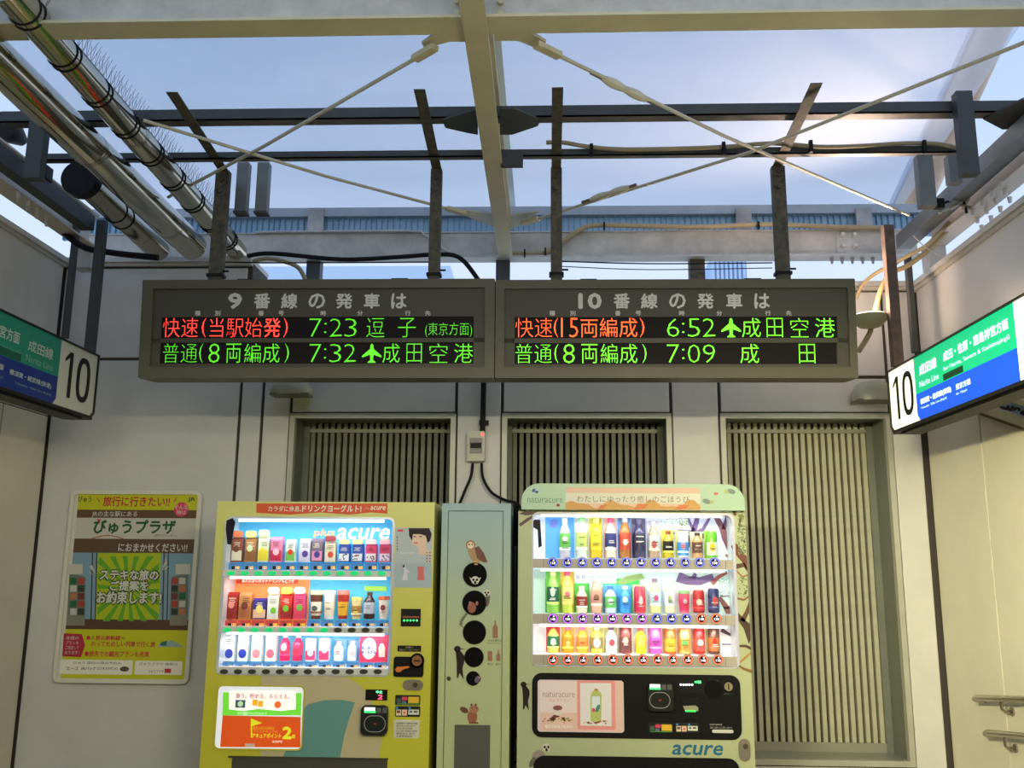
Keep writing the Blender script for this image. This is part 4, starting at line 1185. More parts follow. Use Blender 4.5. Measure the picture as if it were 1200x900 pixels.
dec(ym, KB, 'small_sign', (427, 687, 453, 692.5), (150, 200, 70), 0, .003, emit=.5)
for k, (za_, zb_) in enumerate(zr):
    # front rail carrying the buttons, tilted price shelf behind it
    MB().box(d[0] + .004, d[2] - .012, YM - .006, YM + .03, za_, zb_).build('button_rail', M((206, 206, 200), .35), ym)
    MB().box(d[0] + .004, d[2] - .012, YM + .03, YBK, zb_ - .006, zb_).build('shelf', LIN, ym)
    if k < 2: lamp_strip(ym, d[0] + .01, d[2] - .02, za_ - .014, YM + .035, 1.2)
lamp_strip(ym, d[0] + .03, d[2] - .04, d[3] - .022, YM + .045, 1.2)
# price tags, buttons
tagme = btn_g = btn_k = None
BG = M((30, 190, 110), .2, emit=.7); BK = M((60, 60, 56), .3)
Ft = FY(YM + .05)
for row, (vt0, vt1, vb_, uL, uR, col) in enumerate(((660, 667.6, 671.8, 271.3, 447.5, None), (727, 734, 738.2, 267, 445, None), (776, 782.6, 786.8, 263.3, 443, None))):
    for k in range(12):
        u = uL + (uR - uL) * k / 11
        tc_ = (190, 60, 60) if (row == 1 and k < 6) else (70, 126, 186)
        g = MB().fbox(Ft, *Ft.rect(u - 7.0 + 3, vt0, u + 7.2 + 3, vt1), 0, .004).build('price_tag', M(tc_, .5, emit=.2), ym)
        MB().fbox(Ft, *Ft.rect(u + .5, vt0 + 3.4, u + 4.8, vt1 - .4), .004, .005).build('tag_window', M((30, 30, 36), .5), g)
        pr = ('140', '130', '150', '160')[(k * 3 + row) % 4]
        MB().ptext(Ft, pr, u + 4.8, vt0 + 3.4, u + 9.6, vt1 - .5, .0055, .03).build('price', M((255, 190, 60), .5, emit=.9), g)
        green = row == 0 or (row == 1 and k < 8)
        a_, b_ = FM.px(u, vb_)
        MB().plate(FM, disc(a_, b_, .0195, 14, .011), .005, .012).build('button', BG if green else BK, ym)
GR = 'sample drinks in the yellow vending machine'
YP = YM + .09; FPd = FY(YP)
rows = [
    (658.6, 'top row', [
        (277.8, 6.2, 622, 'box', (150, 76, 48), (236, 224, 196), (110, 60, 40), (240, 130, 90), 'brown and cream cafe carton with an orange round topper'),
        (293.6, 6.4, 622, 'box', (178, 124, 70), (150, 92, 50), (220, 236, 190), (236, 238, 120), 'tan coffee carton with a yellow topper and green mark'),
        (308.8, 6.2, 621, 'box', (226, 232, 200), (240, 216, 60), (250, 220, 60), (250, 240, 150), 'pale banana milk carton with a yellow leaf-shaped topper'),
        (323.5, 6.6, 629, 'box', (232, 130, 170), (206, 30, 70), (250, 200, 220), None, 'pink and crimson carton with a white striped front'),
        (340.2, 5.4, 632, 'box', (236, 236, 226), (120, 190, 80), (220, 60, 40), None, 'white carton with green grapes and a small red mark'),
        (357, 6.4, 631, 'box', (226, 222, 236), (214, 206, 230), (96, 60, 150), None, 'pale lilac carton with purple grapes'),
        (371.6, 6.3, 631, 'box', (120, 100, 120), (240, 150, 190), (60, 60, 140), None, 'dark fruit carton with a pink lower half'),
        (387, 6.2, 628, 'box', (226, 208, 180), (236, 226, 206), (220, 80, 50), (150, 60, 70), 'cream yogurt carton with a dark red topper'),
        (403.2, 6.2, 632, 'box', (40, 70, 170), (240, 236, 236), (110, 50, 60), (250, 220, 150), 'first blue and white spotted milk carton, left of its twin'),
        (418.8, 6.2, 632, 'box', (40, 70, 170), (232, 226, 226), (150, 130, 60), (250, 220, 150), 'second blue and white spotted milk carton, right of its twin'),
        (434.6, 6.2, 632, 'box', (226, 60, 110), (240, 226, 236), (120, 60, 100), (250, 200, 200), 'first pink and white spotted milk carton, left of its twin'),
        (450.8, 6.2, 632, 'box', (226, 60, 110), (240, 220, 236), (80, 50, 90), (250, 190, 200), 'second pink and white spotted milk carton at the row end')]),
    (725.6, 'middle row', [
        (271.2, 6.4, 694, 'box', (176, 34, 30), (150, 24, 28), (236, 150, 140), None, 'dark red cocoa carton with a pink cup print'),
        (287, 7.2, 694, 'box', (196, 130, 80), (170, 100, 60), (110, 50, 40), None, 'tan carton with a dark round seal'),
        (304, 7.6, 701, 'box', (50, 40, 130), (230, 186, 150), (240, 220, 120), None, 'squat navy milk tea carton with a beige cup'),
        (320, 6.4, 688, 'box', (232, 236, 220), (220, 224, 216), (120, 190, 70), (250, 250, 200), 'white vegetable carton with a pale yellow topper'),
        (335.6, 6.4, 688, 'box', (206, 40, 40), (150, 30, 40), (120, 190, 60), (250, 210, 90), 'red vegetable carton with a yellow topper and green mark'),
        (350.6, 6.4, 688, 'box', (226, 70, 120), (210, 60, 90), (110, 180, 70), (250, 190, 220), 'pink berry carton with a pale pink topper'),
        (369, 7.2, 692, 'cup', (96, 52, 40), (236, 226, 206), (40, 80, 84), (226, 220, 160), 'brown and cream latte cup with a pale yellow lid'),
        (384.6, 7.0, 692, 'cup', (226, 226, 224), (236, 220, 200), (40, 90, 96), (250, 236, 236), 'white latte cup with a round teal seal'),
        (400.6, 7.0, 692, 'cup', (170, 40, 36), (226, 170, 50), (40, 90, 80), (220, 110, 100), 'red latte cup with a yellow fruit print'),
        (416.6, 6.4, 700, 'cup', (226, 206, 150), (196, 130, 70), (230, 200, 80), (240, 210, 120), 'small beige pudding cup with a gold seal'),
        (431.6, 6.6, 694, 'bottle', (60, 34, 36), (180, 180, 196), (110, 50, 40), (70, 40, 44), 'dark brown coffee bottle with a silver label'),
        (448.6, 6.4, 699, 'cup', (236, 220, 206), (236, 214, 200), (140, 44, 40), (206, 90, 50), 'white cup with a dark red bean and orange lid')]),
    (774.8, 'bottom row', [
        (268.6, 5.8, 742, 'box', (240, 242, 244), (40, 60, 170), (40, 60, 170), None, 'first white carton with a blueberry, left of its twin'),
        (284.4, 5.8, 742, 'box', (240, 242, 244), (40, 60, 170), (40, 60, 170), None, 'second white carton with a blueberry, right of its twin'),
        (300.6, 5.8, 742, 'box', (240, 242, 238), (246, 130, 140), (246, 150, 150), None, 'first white carton with a pink peach, left of its twin'),
        (317, 5.8, 742, 'box', (240, 242, 238), (236, 100, 120), (246, 140, 150), None, 'second white carton with a pink peach, right of its twin'),
        (332, 5.8, 744, 'bottle', (226, 40, 90), (250, 60, 100), (255, 230, 236), (250, 236, 240), 'first crimson bottle with a white emblem, left of its twin'),
        (347.2, 5.8, 744, 'bottle', (226, 40, 90), (250, 60, 100), (255, 230, 236), (250, 236, 240), 'second crimson bottle with a white emblem, right of its twin'),
        (363.6, 6.0, 748, 'pouch', (226, 206, 216), (200, 60, 110), (250, 250, 255), None, 'first pink-framed yogurt pouch, left of its twin'),
        (379.6, 6.0, 748, 'pouch', (226, 206, 216), (200, 60, 110), (250, 250, 255), None, 'second pink-framed yogurt pouch, right of its twin'),
        (395.4, 5.6, 752, 'bottle', (226, 234, 244), (200, 220, 246), (250, 190, 190), (236, 200, 180), 'first small white drink bottle on blue, left of its twin'),
        (411.4, 5.6, 752, 'bottle', (226, 234, 244), (200, 220, 246), (250, 190, 190), (236, 200, 180), 'second small white drink bottle on blue, right of its twin')])]
for vb_, rn, lst in rows:
    for (u, hw, vt, kd, bc, lc, em, tp, lb) in lst:
        product(FPd, YP, u, hw, vt, vb_, kd, bc, lc, em, tp, (150, 196, 236) if vt == 752 else None, lb + ', ' + rn + ' of yellow machine', GR)
c_ = thing('advert_card', 'pink rimmed white promotional card at bottom right of the yellow display', 'card', FPd.pt(*FPd.px(437, 776)))
dec(c_, FPd, 'board', (421.5, 744, 454.5, 776.5), (226, 50, 90), -.004, 0)
MB().plate(FPd, disc(*FPd.px(432.5, 760), .036, 20, .05), 0, .0015).build('white_disc', M((246, 244, 250), .5), c_)
lett(c_, FPd, '強い歯で、', 423.5, 757, 439, 761, (30, 60, 170), .0025, .02); lett(c_, FPd, '強く生きる。', 423.5, 762, 442, 766.3, (30, 60, 170), .0025, .02)
dec(c_, FPd, 'bottle_print', [(444, 770), (443.5, 759), (446, 754), (449, 754), (451.5, 759), (451, 770)], (240, 200, 190), .0015, .0025)
# display pane
MB().plate(FM, rr(d[0] + .01, zr[2][1], d[2] - .01, d[3] - .008, .02), -.003, 0).build('glass_pane', CLEAR, ym)
dec(ym, FM, 'lock_cover', [(265, 620), (266, 610), (273, 607), (276, 612), (271, 638), (267, 638)], (26, 28, 40), .0, .006, rough=.3)
# prints on the door
FMd = FM
dec(ym, FM, 'banner', [(300.5, 590), (454, 590), (454, 602), (434, 600.5), (410, 603), (375, 600.5), (340, 603), (300.5, 601)], (214, 78, 30), 0, .0012, emit=0)
lett(ym, FM, 'カラダに休息、', 314.5, 593, 353.5, 599.5, (240, 232, 214), .002); lett(ym, FM, 'ドリンクヨーグルト!', 354.5, 592, 423.5, 600, (240, 232, 214), .002, .02)
lett(ym, FM, 'plus', 427, 594.5, 432.5, 597.5, (226, 170, 140), .002, 0, .2); lett(ym, FM, 'acure', 434, 593.2, 451.5, 597.6, (240, 232, 214), .002, .02, .2)
# large print shapes low on the door
dec(ym, FM, 'beige_print', [(306, 792), (405, 793), (418, 800), (430, 812), (440, 830), (446, 848), (447, 868), (443, 900), (330, 889), (305, 889)], (190, 178, 140), 0, .0006)
dec(ym, FM, 'teal_print', [(330, 889), (352, 850), (353, 832), (362, 825), (380, 820.5), (400, 820), (416, 823), (410, 840), (404, 860), (398, 890)], (98, 148, 142), .0006, .0011)
# lower lit poster
lw = dec(ym, FM, 'advert_window', (254.5, 804.5, 354.5, 877), (226, 230, 236), 0, .006, .02, .3, .45)
dec(ym, FM, 'advert_green', [(262, 811), (354, 812), (353, 838), (261, 838)], (110, 214, 60), .006, .0066, emit=.5)
dec(ym, FM, 'advert_orange', [(261.5, 838), (352.8, 840), (352.5, 875.5), (258.5, 875)], (226, 84, 20), .006, .0068, emit=.3)
dec(ym, FM, 'advert_white', [(269, 809), (347, 810), (347, 831), (330, 833), (304, 830.5), (285, 833), (269, 831)], (250, 250, 246), .0066, .0074, emit=.5)
lett(ym, FM, '買う。貯める。もらえる。', 277, 812.5, 340, 818.5, (206, 90, 100), .0082, .01, emit=.25)
dec(ym, FM, 'coin_icon', (276.5, 820, 288, 829), (80, 110, 130), .0074, .008); MB().plate(FM, disc(*FM.px(282.3, 824.5), .013, 14), .008, .0086).build('coin_icon', M((190, 226, 190), .5, emit=.4), ym)
for u in (299.5, 306): dec(ym, FM, 'gift_icon', (u - 3, 819.5 + (u > 303) * 1.5, u + 3, 826.5 + (u > 303) * 1.5), (250, 180, 40), .0074, .0086, emit=.4)
MB().plate(FM, disc(*FM.px(326, 825.5), .016, 12), .0074, .0086).build('gift_icon', M((240, 110, 50), .5, emit=.4), ym)
lett(ym, FM, '今すぐ登録! アキュアメンバーズ', 279, 834, 313, 837.5, (250, 255, 240), .0075, .0, emit=.6)
dec(ym, FM, 'flag_print', [(294.5, 842), (295.5, 842), (308, 847), (296, 850.5), (296, 864), (294.5, 864)], (226, 220, 40), .0068, .0076, emit=.4)
lett(ym, FM, 'アキュアポイント', 296, 859, 330, 864.5, (236, 226, 50), .008, .02, emit=.4); lett(ym, FM, '2', 332, 852, 342, 865, (226, 226, 40), .008, .06, emit=.4); lett(ym, FM, '倍', 342.6, 860.5, 346.5, 864.8, (226, 226, 40), .008, .02, emit=.4)
lett(ym, FM, '毎月23日の23時は', 297, 851, 322, 855, (236, 190, 50), .008, .0, emit=.3); lett(ym, FM, 'プラスアキュアの', 297, 855.5, 326, 858.5, (236, 190, 50), .008, .0, emit=.3); lett(ym, FM, 'acure', 319.5, 867.5, 331, 870, (250, 226, 206), .008, .03, .2, .3)
dec(ym, FM, 'advert_tab', (287.5, 871, 299, 875), (240, 200, 190), .0068, .0078)
MB().ring(FM, rr(*FM.rect(252.7, 803, 356, 879), .024), rr(*FM.rect(254.5, 804.5, 354.5, 877), .02), 0, .007).build('advert_rim', M((196, 190, 70), .3), ym, True)
# pick-up flap, controls
dec(ym, FM, 'pickup_flap', (270, 888.5, 453, 960), (70, 68, 56), 0, .004, .01, .4)
dec(ym, FM, 'pickup_rim', (268, 887, 455, 889), (60, 58, 40), 0, .008)
q = dec(ym, FM, 'bill_display', (470, 713.5, 493, 734), (20, 22, 20), 0, .004)
for k in range(5): MB().plate(FM, disc(*FM.px(473.8 + k * 3.7, 727), .005, 6), .004, .006).build('indicator', M((60, 230, 110), .4, emit=2), q)
dec(ym, FM, 'indicator_bar', (472, 722, 491, 724), (150, 70, 40), .004, .005)
q = dec(ym, FM, 'notice_plate', (466, 756.5, 493.5, 763.5), (24, 24, 20), 0, .003)
lett(q if 0 else ym, FM, 'お願い', 475.5, 757.5, 484, 759.6, (190, 186, 150), .004, 0); lett(ym, FM, '硬貨はゆっくり入れてください', 468.5, 760.4, 491.5, 762.6, (170, 166, 130), .004, 0)
q = MB().plate(FM, rr(*FM.rect(461.5, 769.5, 496.5, 793), .012), 0, .008).plate(FM, disc(*FM.px(489, 774), .034, 20), 0, .008).build('coin_panel', M((20, 20, 20), .35), ym)
MB().plate(FM, disc(*FM.px(489, 774), .024, 20), .008, .014).build('coin_slot_disc', M((150, 104, 66), .35, metal=.4), q)
dec(q, FM, 'coin_slot', (485.5, 773.2, 492.5, 774.9), (20, 16, 14), .014, .0146)
dec(q, FM, 'return_lever', [(463.5, 784), (466, 781), (470, 781), (479.5, 780.3), (480, 782), (472, 784.5), (469.5, 787.4), (465, 787)], (214, 116, 40), .008, .014)
dec(ym, FM, 'lock_plate', (472, 796.5, 496, 809), (150, 140, 122), 0, .006, .025, .3, metal=.5)
MB().plate(FM, disc(*FM.px(487, 802), .011, 14), .006, .014).build('lock_cylinder', CHROME2, ym)
q = dec(ym, FM, 'price_display', (428.5, 808, 454, 820.5), (16, 14, 12), 0, .004)
lett(q if 0 else ym, FM, '中止', 441, 809.2, 448.5, 812.3, (110, 255, 180), .005, .02, emit=2); lett(ym, FM, '2', 443, 814, 448, 819.3, (255, 60, 90), .005, .04, .1, 3)


def reader(root, u0, v0, u1, v1):
    q = MB().plate(FM, rr(*FM.rect(u0, v0, u1, v1), .02), 0, .03).build('card_reader', M((34, 36, 34), .4), root)
    w = u1 - u0; h = v1 - v0
    Fr = FY(YM - .03)
    dec(q, Fr, 'reader_screen', (u0 + w * .1, v0 + h * .09, u0 + w * .5, v0 + h * .19), (250, 255, 250), 0, .001, emit=2)
    dec(q, Fr, 'reader_screen', (u0 + w * .09, v0 + h * .2, u0 + w * .52, v0 + h * .27), (60, 230, 110), 0, .001, emit=1.6)
    for k in (.56, .78): dec(q, Fr, 'reader_key', (u0 + w * k, v0 + h * .1, u0 + w * (k + .17), v0 + h * .28), (84, 86, 84), 0, .001)
    a0_, b0_, a1_, b1_ = Fr.rect(u0 + w * .08, v0 + h * .36, u1 - w * .1, v1 - h * .07)
    MB().ring(Fr, rr(a0_, b0_, a1_, b1_, .045, 6), rr(a0_ + .003, b0_ + .003, a1_ - .003, b1_ - .003, .042, 6), 0, .001).build('reader_ring', M((150, 152, 148), .5), q)
    lett(q, Fr, 'IC', u0 + w * .46, v0 + h * .62, u0 + w * .56, v0 + h * .67, (200, 80, 60), .001, .03)


reader(ym, 424, 826, 455, 860.5)
SHEN = M((40, 40, 36), .5)


def stickers(root, F_, u, v, s=1):
    a = dec(root, F_, 'sticker', (u, v, u + 29.5 * s, v + 12 * s), (36, 40, 38), 0, .0008, .006)
    for (x0_, y0_, x1_, y1_, c) in ((2, 4, 7, 9, (70, 90, 70)), (8, 2, 14.5, 6, (214, 60, 90)), (8, 7, 13, 10, (90, 110, 140)), (15.5, 2, 28, 9.5, (226, 180, 40))):
        dec(root, F_, 'sticker_print', (u + x0_ * s, v + y0_ * s, u + x1_ * s, v + y1_ * s), c, .0008, .0014)
    dec(root, F_, 'sticker_print', (u + 2 * s, v + 10 * s, u + 28 * s, v + 11 * s), (80, 150, 60), .0008, .0014)


def stickers2(root, F_, u, v, s=1):
    dec(root, F_, 'sticker', (u, v, u + 29.5 * s, v + 12.5 * s), (36, 40, 38), 0, .0008, .006)
    for (x0_, y0_, x1_, y1_, c) in ((1, 1, 3.5, 3, (60, 150, 220)), (1.2, 4, 7, 11, (226, 206, 170)), (8, 4, 14, 11, (236, 190, 160)), (15.5, 4, 28, 10, (216, 216, 200)), (16, 1, 18.5, 3, (60, 150, 220)), (2, 5, 6, 8, (110, 60, 40)), (10, 6.5, 12, 8.5, (200, 60, 50)), (17, 5.5, 20, 7.5, (60, 80, 120)), (22, 5.5, 26, 7.5, (60, 60, 60))):
        dec(root, F_, 'sticker_print', (u + x0_ * s, v + y0_ * s, u + x1_ * s, v + y1_ * s), c, .0008 + (.0006 if x1_ - x0_ < 4.5 and y0_ > 4.5 else 0), .0014 + (.0006 if x1_ - x0_ < 4.5 and y0_ > 4.5 else 0))


stickers(ym, FM, 463, 814.5); stickers2(ym, FM, 463, 827.5)
dec(ym, FM, 'notice_sticker', (461.5, 843.5, 491.5, 865), (206, 202, 180), 0, .0008, .006)
for k in range(6): lett(ym, FM, ('設置場所 自動販売機', '飲料に関するお問い合わせ', '平日 受付時間', '0120-000-000', '管理会社 東京', 'お客様相談室')[k], 464.5, 846.5 + 3 * k, 489 - (k % 3) * 3, 848.7 + 3 * k, (90, 90, 84), .0012, .01)
# photo poster beside the display: a bob-haired person and a bottle
PW = ym
dec(PW, FM, 'photo_print', (462.5, 618.5, 506, 688.5), (176, 184, 188), 0, .0008)
dec(PW, FM, 'photo_print', (462.5, 660, 506, 688.5), (160, 176, 184), .0008, .0010)
dec(PW, FM, 'face_print', [(481, 621), (497, 621), (501, 632), (499, 640), (505, 650), (491, 650), (490, 641), (484, 638), (481, 631)], (222, 190, 168), .001, .0014)
dec(PW, FM, 'hair_print', [(479, 619), (503, 619), (506, 626), (504, 634), (501, 636), (499, 628), (493, 626), (484, 626), (483, 634), (479.5, 628)], (44, 36, 36), .0014, .0018)
dec(PW, FM, 'lips_print', (485.3, 635.5, 489.5, 637), (196, 90, 84), .0014, .0018)
for u in (486, 493): dec(PW, FM, 'eye_print', (u - 1.6, 628.3, u + 1.6, 629.5), (50, 40, 38), .0018, .002)
dec(PW, FM, 'red_tag_print', (466, 620.5, 472.5, 623), (206, 60, 66), .001, .0014)
dec(PW, FM, 'bottle_print', [(489, 680), (490, 670), (489, 664), (497, 664), (496.4, 670), (497.5, 680)], (206, 100, 100), .001, .0014)
dec(PW, FM, 'figure_print', [(471, 680), (474, 668), (472, 664), (474.5, 662), (476, 666), (481, 671), (477, 671), (478, 680)], (206, 200, 214), .001, .0014)
dec(PW, FM, 'figure_print', (472, 662, 474.4, 665), (50, 40, 44), .0014, .0018)
for k in range(5): dec(PW, FM, 'dot_print', (465, 629 + 3.5 * k, 466.4, 630.4 + 3.5 * k), (190, 60, 60) if k % 2 else (50, 70, 50), .001, .0014)
for k in range(4): 
    for j in range(2): dec(PW, FM, 'dot_print', (499.5 + 3.6 * j, 647 + 3.4 * k, 501 + 3.6 * j, 648.5 + 3.4 * k), (190, 60, 60) if (k + j) % 2 else (50, 70, 60), .001, .0014)
lett(PW, FM, '私を見つめる、水。', 469, 647, 493, 649, (230, 230, 230), .0014, 0)

# ---------------------------------------------------------------- recycling column
x0 = FM.px(517.5, 620)[0]; x1 = FM.px(598.5, 620)[0]; zt = FM.px(558, 590)[1]
rc = thing('recycling_bin', 'tall pale green recycling column with round holes between the two vending machines', 'bin', ((x0 + x1) / 2, YM + .3, 0))
RCM = gradmat((176, 186, 138), (140, 168, 178), 1.15, 1.85, .45)
MB().box(x0, x1, YM + .018, YM + .62, .0, zt).build('cabinet', RCM, rc)
fr = (x0, .02, x1, zt); ins = (x0 + .03, .04, x1 - .035, zt - .035)
FRc = FM
MB().ring(FM, rr(*fr, .002, 1), rr(*ins, .002, 1), -.018, 0).build('frame', RCM, rc)
MB().fbox(FM, ins[0] + .003, ins[1] + .003, ins[2] - .003, ins[3] - .003, -.018, -.004).build('door', RCM, rc)
FRd = FY(YM + .004)
for u, v, rad_, nm in ((556.5, 673.5, 13.4, 0), (556, 706.5, 13.4, 0), (556, 741, 12.8, 0), (555.5, 770, 10.6, 0), (554.5, 795, 7.6, 0)):
    a_, b_ = FRd.px(u, v); R = rad_ / FPX * YM
    q = MB().plate(FRd, disc(a_, b_, R * 1.0, 28), 0, .0012).build('hole_throat', M((8, 8, 8), .9), rc)
    MB().ring(FRd, disc(a_, b_, R * 1.04, 28), disc(a_, b_, R * .97, 28), 0, .004).build('hole_rim', M((24, 24, 22), .5), q, True)


def prt(root, F_, name, uvs, col, d=.0016, t=.0006):
    return MB().plate(F_, F_.pts(*uvs), d - t, d).build(name, M(col, .55), root)


def ov(root, F_, name, u, v, ru, rv, col, d=.0016, n=14, rot=0):
    c, s = math.cos(rot), math.sin(rot)
    pts = [(u + ru * math.cos(t) * c - rv * math.sin(t) * s, v + ru * math.cos(t) * s + rv * math.sin(t) * c) for t in [2 * math.pi * k / n for k in range(n)]]
    return prt(root, F_, name, pts, col, d)


# owl print
ov(rc, FRd, 'owl_print', 556, 650, 6, 11, (168, 132, 92), rot=-.5)
prt(rc, FRd, 'owl_print', [(556, 642), (561, 640), (567, 648), (571.5, 659), (566, 659), (559, 654)], (104, 64, 44), .0022)
ov(rc, FRd, 'owl_print', 551.5, 638.5, 5.6, 5.4, (150, 104, 70), .0024); ov(rc, FRd, 'owl_print', 551.5, 639, 4, 4.2, (226, 206, 180), .003)
for u in (549.8, 553.4): ov(rc, FRd, 'owl_print', u, 638, .9, .9, (20, 16, 14), .0034, 8)
prt(rc, FRd, 'owl_print', [(556, 657), (560, 657), (560, 662), (556, 662)], (196, 150, 100), .0026)


def lemur(root, F_, u, v, s=1, d=.0026, ears=True):
    if ears:
        for k in (-1, 1): prt(root, F_, 'lemur_print', [(u + k * 3 * s, v - 2 * s), (u + k * 7 * s, v - 3.6 * s), (u + k * 4.6 * s, v + 1 * s)], (190, 184, 170), d)
    ov(root, F_, 'lemur_print', u, v, 4.8 * s, 4.8 * s, (206, 200, 186), d + .0002)
    for k in (-1, 1): ov(root, F_, 'lemur_print', u + k * 2.1 * s, v - .6 * s, 1.4 * s, 1.6 * s, (26, 22, 22), d + .0008, 10)
    ov(root, F_, 'lemur_print', u, v + 2.6 * s, 1.5 * s, 1.9 * s, (40, 34, 34), d + .0008, 10)


lemur(rc, FRd, 557, 680)
ov(rc, FRd, 'lemur_print', 571.5, 702, 2.6, 9, (96, 88, 80), .002, rot=.1); lemur(rc, FRd, 570.5, 695, .82)
ov(rc, FRd, 'squirrel_print', 553, 712, 5, 6.5, (140, 80, 64), .0026)
for u in (551, 559): ov(rc, FRd, 'squirrel_print', u, 707, 1.6, 2.6, (160, 100, 80), .003, 8)
tail = [(547, 719), (543.5, 723), (540.5, 728), (540, 733), (543, 735)]
m = MB()
for k in range(4):
    (ua, va), (ub, vb2) = tail[k], tail[k + 1]
    for j in range(3):
        t0, t1 = j / 3, (j + .55) / 3
        pa = (ua + (ub - ua) * t0, va + (vb2 - va) * t0); pb = (ua + (ub - ua) * t1, va + (vb2 - va) * t1)
        m.plate(FRd, FRd.pts((pa[0] - 1.6, pa[1] - .4), (pa[0] + 1.6, pa[1] + .6), (pb[0] + 1.6, pb[1] + .6), (pb[0] - 1.6, pb[1] - .4)), .001, .0018)
m.build('tail_print', M((46, 40, 38), .55), rc)


def woodpecker(root, F_, u, v, s=1):
    BR = (44, 30, 30)
    ov(root, F_, 'woodpecker_print', u, v, 4 * s, 3.8 * s, BR)
    prt(root, F_, 'woodpecker_print', [(u - 2 * s, v + 2 * s), (u + 4 * s, v + 2.5 * s), (u + 8 * s, v + 8 * s), (u + 8.3 * s, v + 14 * s), (u + 6 * s, v + 23 * s), (u + 7.4 * s, v + 36 * s), (u + 2.6 * s, v + 28 * s), (u + 1 * s, v + 34 * s), (u - .6 * s, v + 34 * s), (u - .8 * s, v + 16 * s)], BR)
    prt(root, F_, 'beak_print', [(u + 3.4 * s, v - 1 * s), (u + 10.5 * s, v + .2 * s), (u + 3.4 * s, v + .6 * s)], (90, 70, 60))


woodpecker(rc, FRd, 536, 760.5)
ov(rc, FRd, 'bird_print', 560, 796, 3.6, 4.6, (96, 86, 110), .0028, rot=.6); ov(rc, FRd, 'bird_print', 562, 794, 1.4, 1.4, (200, 140, 130), .0034, 8)
# squirrel holding a nut
ov(rc, FRd, 'chipmunk_print', 544, 832, 5.4, 3.2, (96, 54, 40), rot=.5); ov(rc, FRd, 'chipmunk_print', 553.5, 840, 6, 7.4, (150, 88, 60), .002)
ov(rc, FRd, 'chipmunk_print', 555.5, 831, 5.6, 4.6, (170, 112, 84), .0026)
for u in (552.5, 557.5): ov(rc, FRd, 'chipmunk_print', u, 826, 1.2, 1.8, (100, 56, 44), .0028, 8); ov(rc, FRd, 'chipmunk_print', u + .6, 829.5, .7, .8, (20, 14, 12), .0034, 8)
prt(rc, FRd, 'chipmunk_print', [(549, 846), (560, 846), (561, 848), (550, 848)], (120, 70, 50), .003)
# pictograms and wording
BRN = (150, 104, 84)
prt(rc, FRd, 'bottle_icon', [(577.3, 747.5), (577.3, 735), (579.5, 731), (579.5, 727), (581.2, 727), (581.2, 731), (583.3, 735), (583.3, 747.5)], BRN)
prt(rc, FRd, 'can_icon', [(571.5, 774.5), (571.5, 763), (576.8, 763), (576.8, 774.5)], BRN)
prt(rc, FRd, 'bottle_icon', [(581.5, 774.5), (581.5, 768), (583.3, 765), (583.3, 761.5), (584.6, 761.5), (584.6, 765), (586.4, 768), (586.4, 774.5)], BRN)
lett(rc, FRd, 'ペットボトル', 571.3, 749.3, 588.2, 752, (70, 60, 50), .0016, .03); lett(rc, FRd, 'カン', 571.3, 776.8, 577.5, 779.4, (70, 60, 50), .0016, .03); lett(rc, FRd, 'ビン', 581.2, 776.8, 587.2, 779.4, (70, 60, 50), .0016, .03)
lett(rc, FRd, 'PLASTIC BOTTLE', 571.3, 753.2, 588.6, 754.6, (100, 90, 76), .0016, 0)
dec(rc, FRd, 'collection_panel', (532, 849.5, 574, 960), (84, 84, 76), 0, .004, rough=.4)
MB().plate(FRd, disc(*FRd.px(526, 795), .0095, 14), 0, .006).build('lock', CHROME2, rc)
tag(MB().tube([PY(604, 588, YM + .35), PY(604, 640, YM + .35)], .012, 8).build('cable', RUBBER), 'black cable hanging in the slot beside the recycling column', 'cable')

# ---------------------------------------------------------------- green drinks machine
GRM = M((176, 184, 142), .4, dirt=.02)
gm, d, x0, x1, zt = machine('vending_machine', 'pale green vending machine with rounded header and lit bottle display', (607.5, 600), (873, 600), 599.5, None,
                            (623.5, 601, 863.5, 782), .02, GRM, GRM)
# rounded header board
FH = FY(YM - .05)
hp = FH.rect(611, 567, 872.5, 597.5)
pts = rr(hp[0], hp[1], hp[2], hp[3], .004, 1)
Rh = .085
pts = [(hp[0], hp[1]), (hp[2], hp[1])] + [(hp[2] - Rh + Rh * math.cos(t), hp[3] - Rh + Rh * math.sin(t)) for t in [math.pi / 2 * k / 8 for k in range(9)]] + [(hp[0] + Rh + Rh * math.cos(t), hp[3] - Rh + Rh * math.sin(t)) for t in [math.pi / 2 + math.pi / 2 * k / 8 for k in range(9)]]
HG = M((168, 196, 166), .4)
MB().plate(FH, pts, -.06, 0).build('header_board', HG, gm)
MB().fbox(FM, FM.px(662, 590)[0], zt, FM.px(820, 590)[0], zt + .02, -.04, .0).build('header_foot', GRM, gm)
dec(gm, FH, 'header_print', (662.8, 571.5, 820.5, 597.3), (216, 178, 150), 0, .0006)
dec(gm, FH, 'header_sky_print', (662.8, 578, 820.5, 590), (212, 208, 188), .0006, .0009)
hl = [(662.8 + 157.7 * k / 24, 591 - 4.0 * math.sin(k * .92) - 2.2 * math.sin(k * 1.7 + 1)) for k in range(25)]
dec(gm, FH, 'hill_print', hl + [(820.5, 597.3), (662.8, 597.3)], (200, 146, 70), .0009, .0012)
for q in (((700, 597), (704, 592), (712, 591), (706, 597)), ((742, 597), (748, 590), (760, 591), (754, 597)), ((790, 597), (796, 592), (808, 592), (802, 597))):
    dec(gm, FH, 'hill_print', q, (204, 110, 50), .0012, .0015)
lett(gm, FH, 'naturacure', 618, 582.7, 659.5, 589, (104, 130, 112), .0012, -.005)
lett(gm, FH, 'わたしにゆったり癒しのごほうび', 676, 581, 808, 588.8, (96, 70, 46), .0018, -.008)
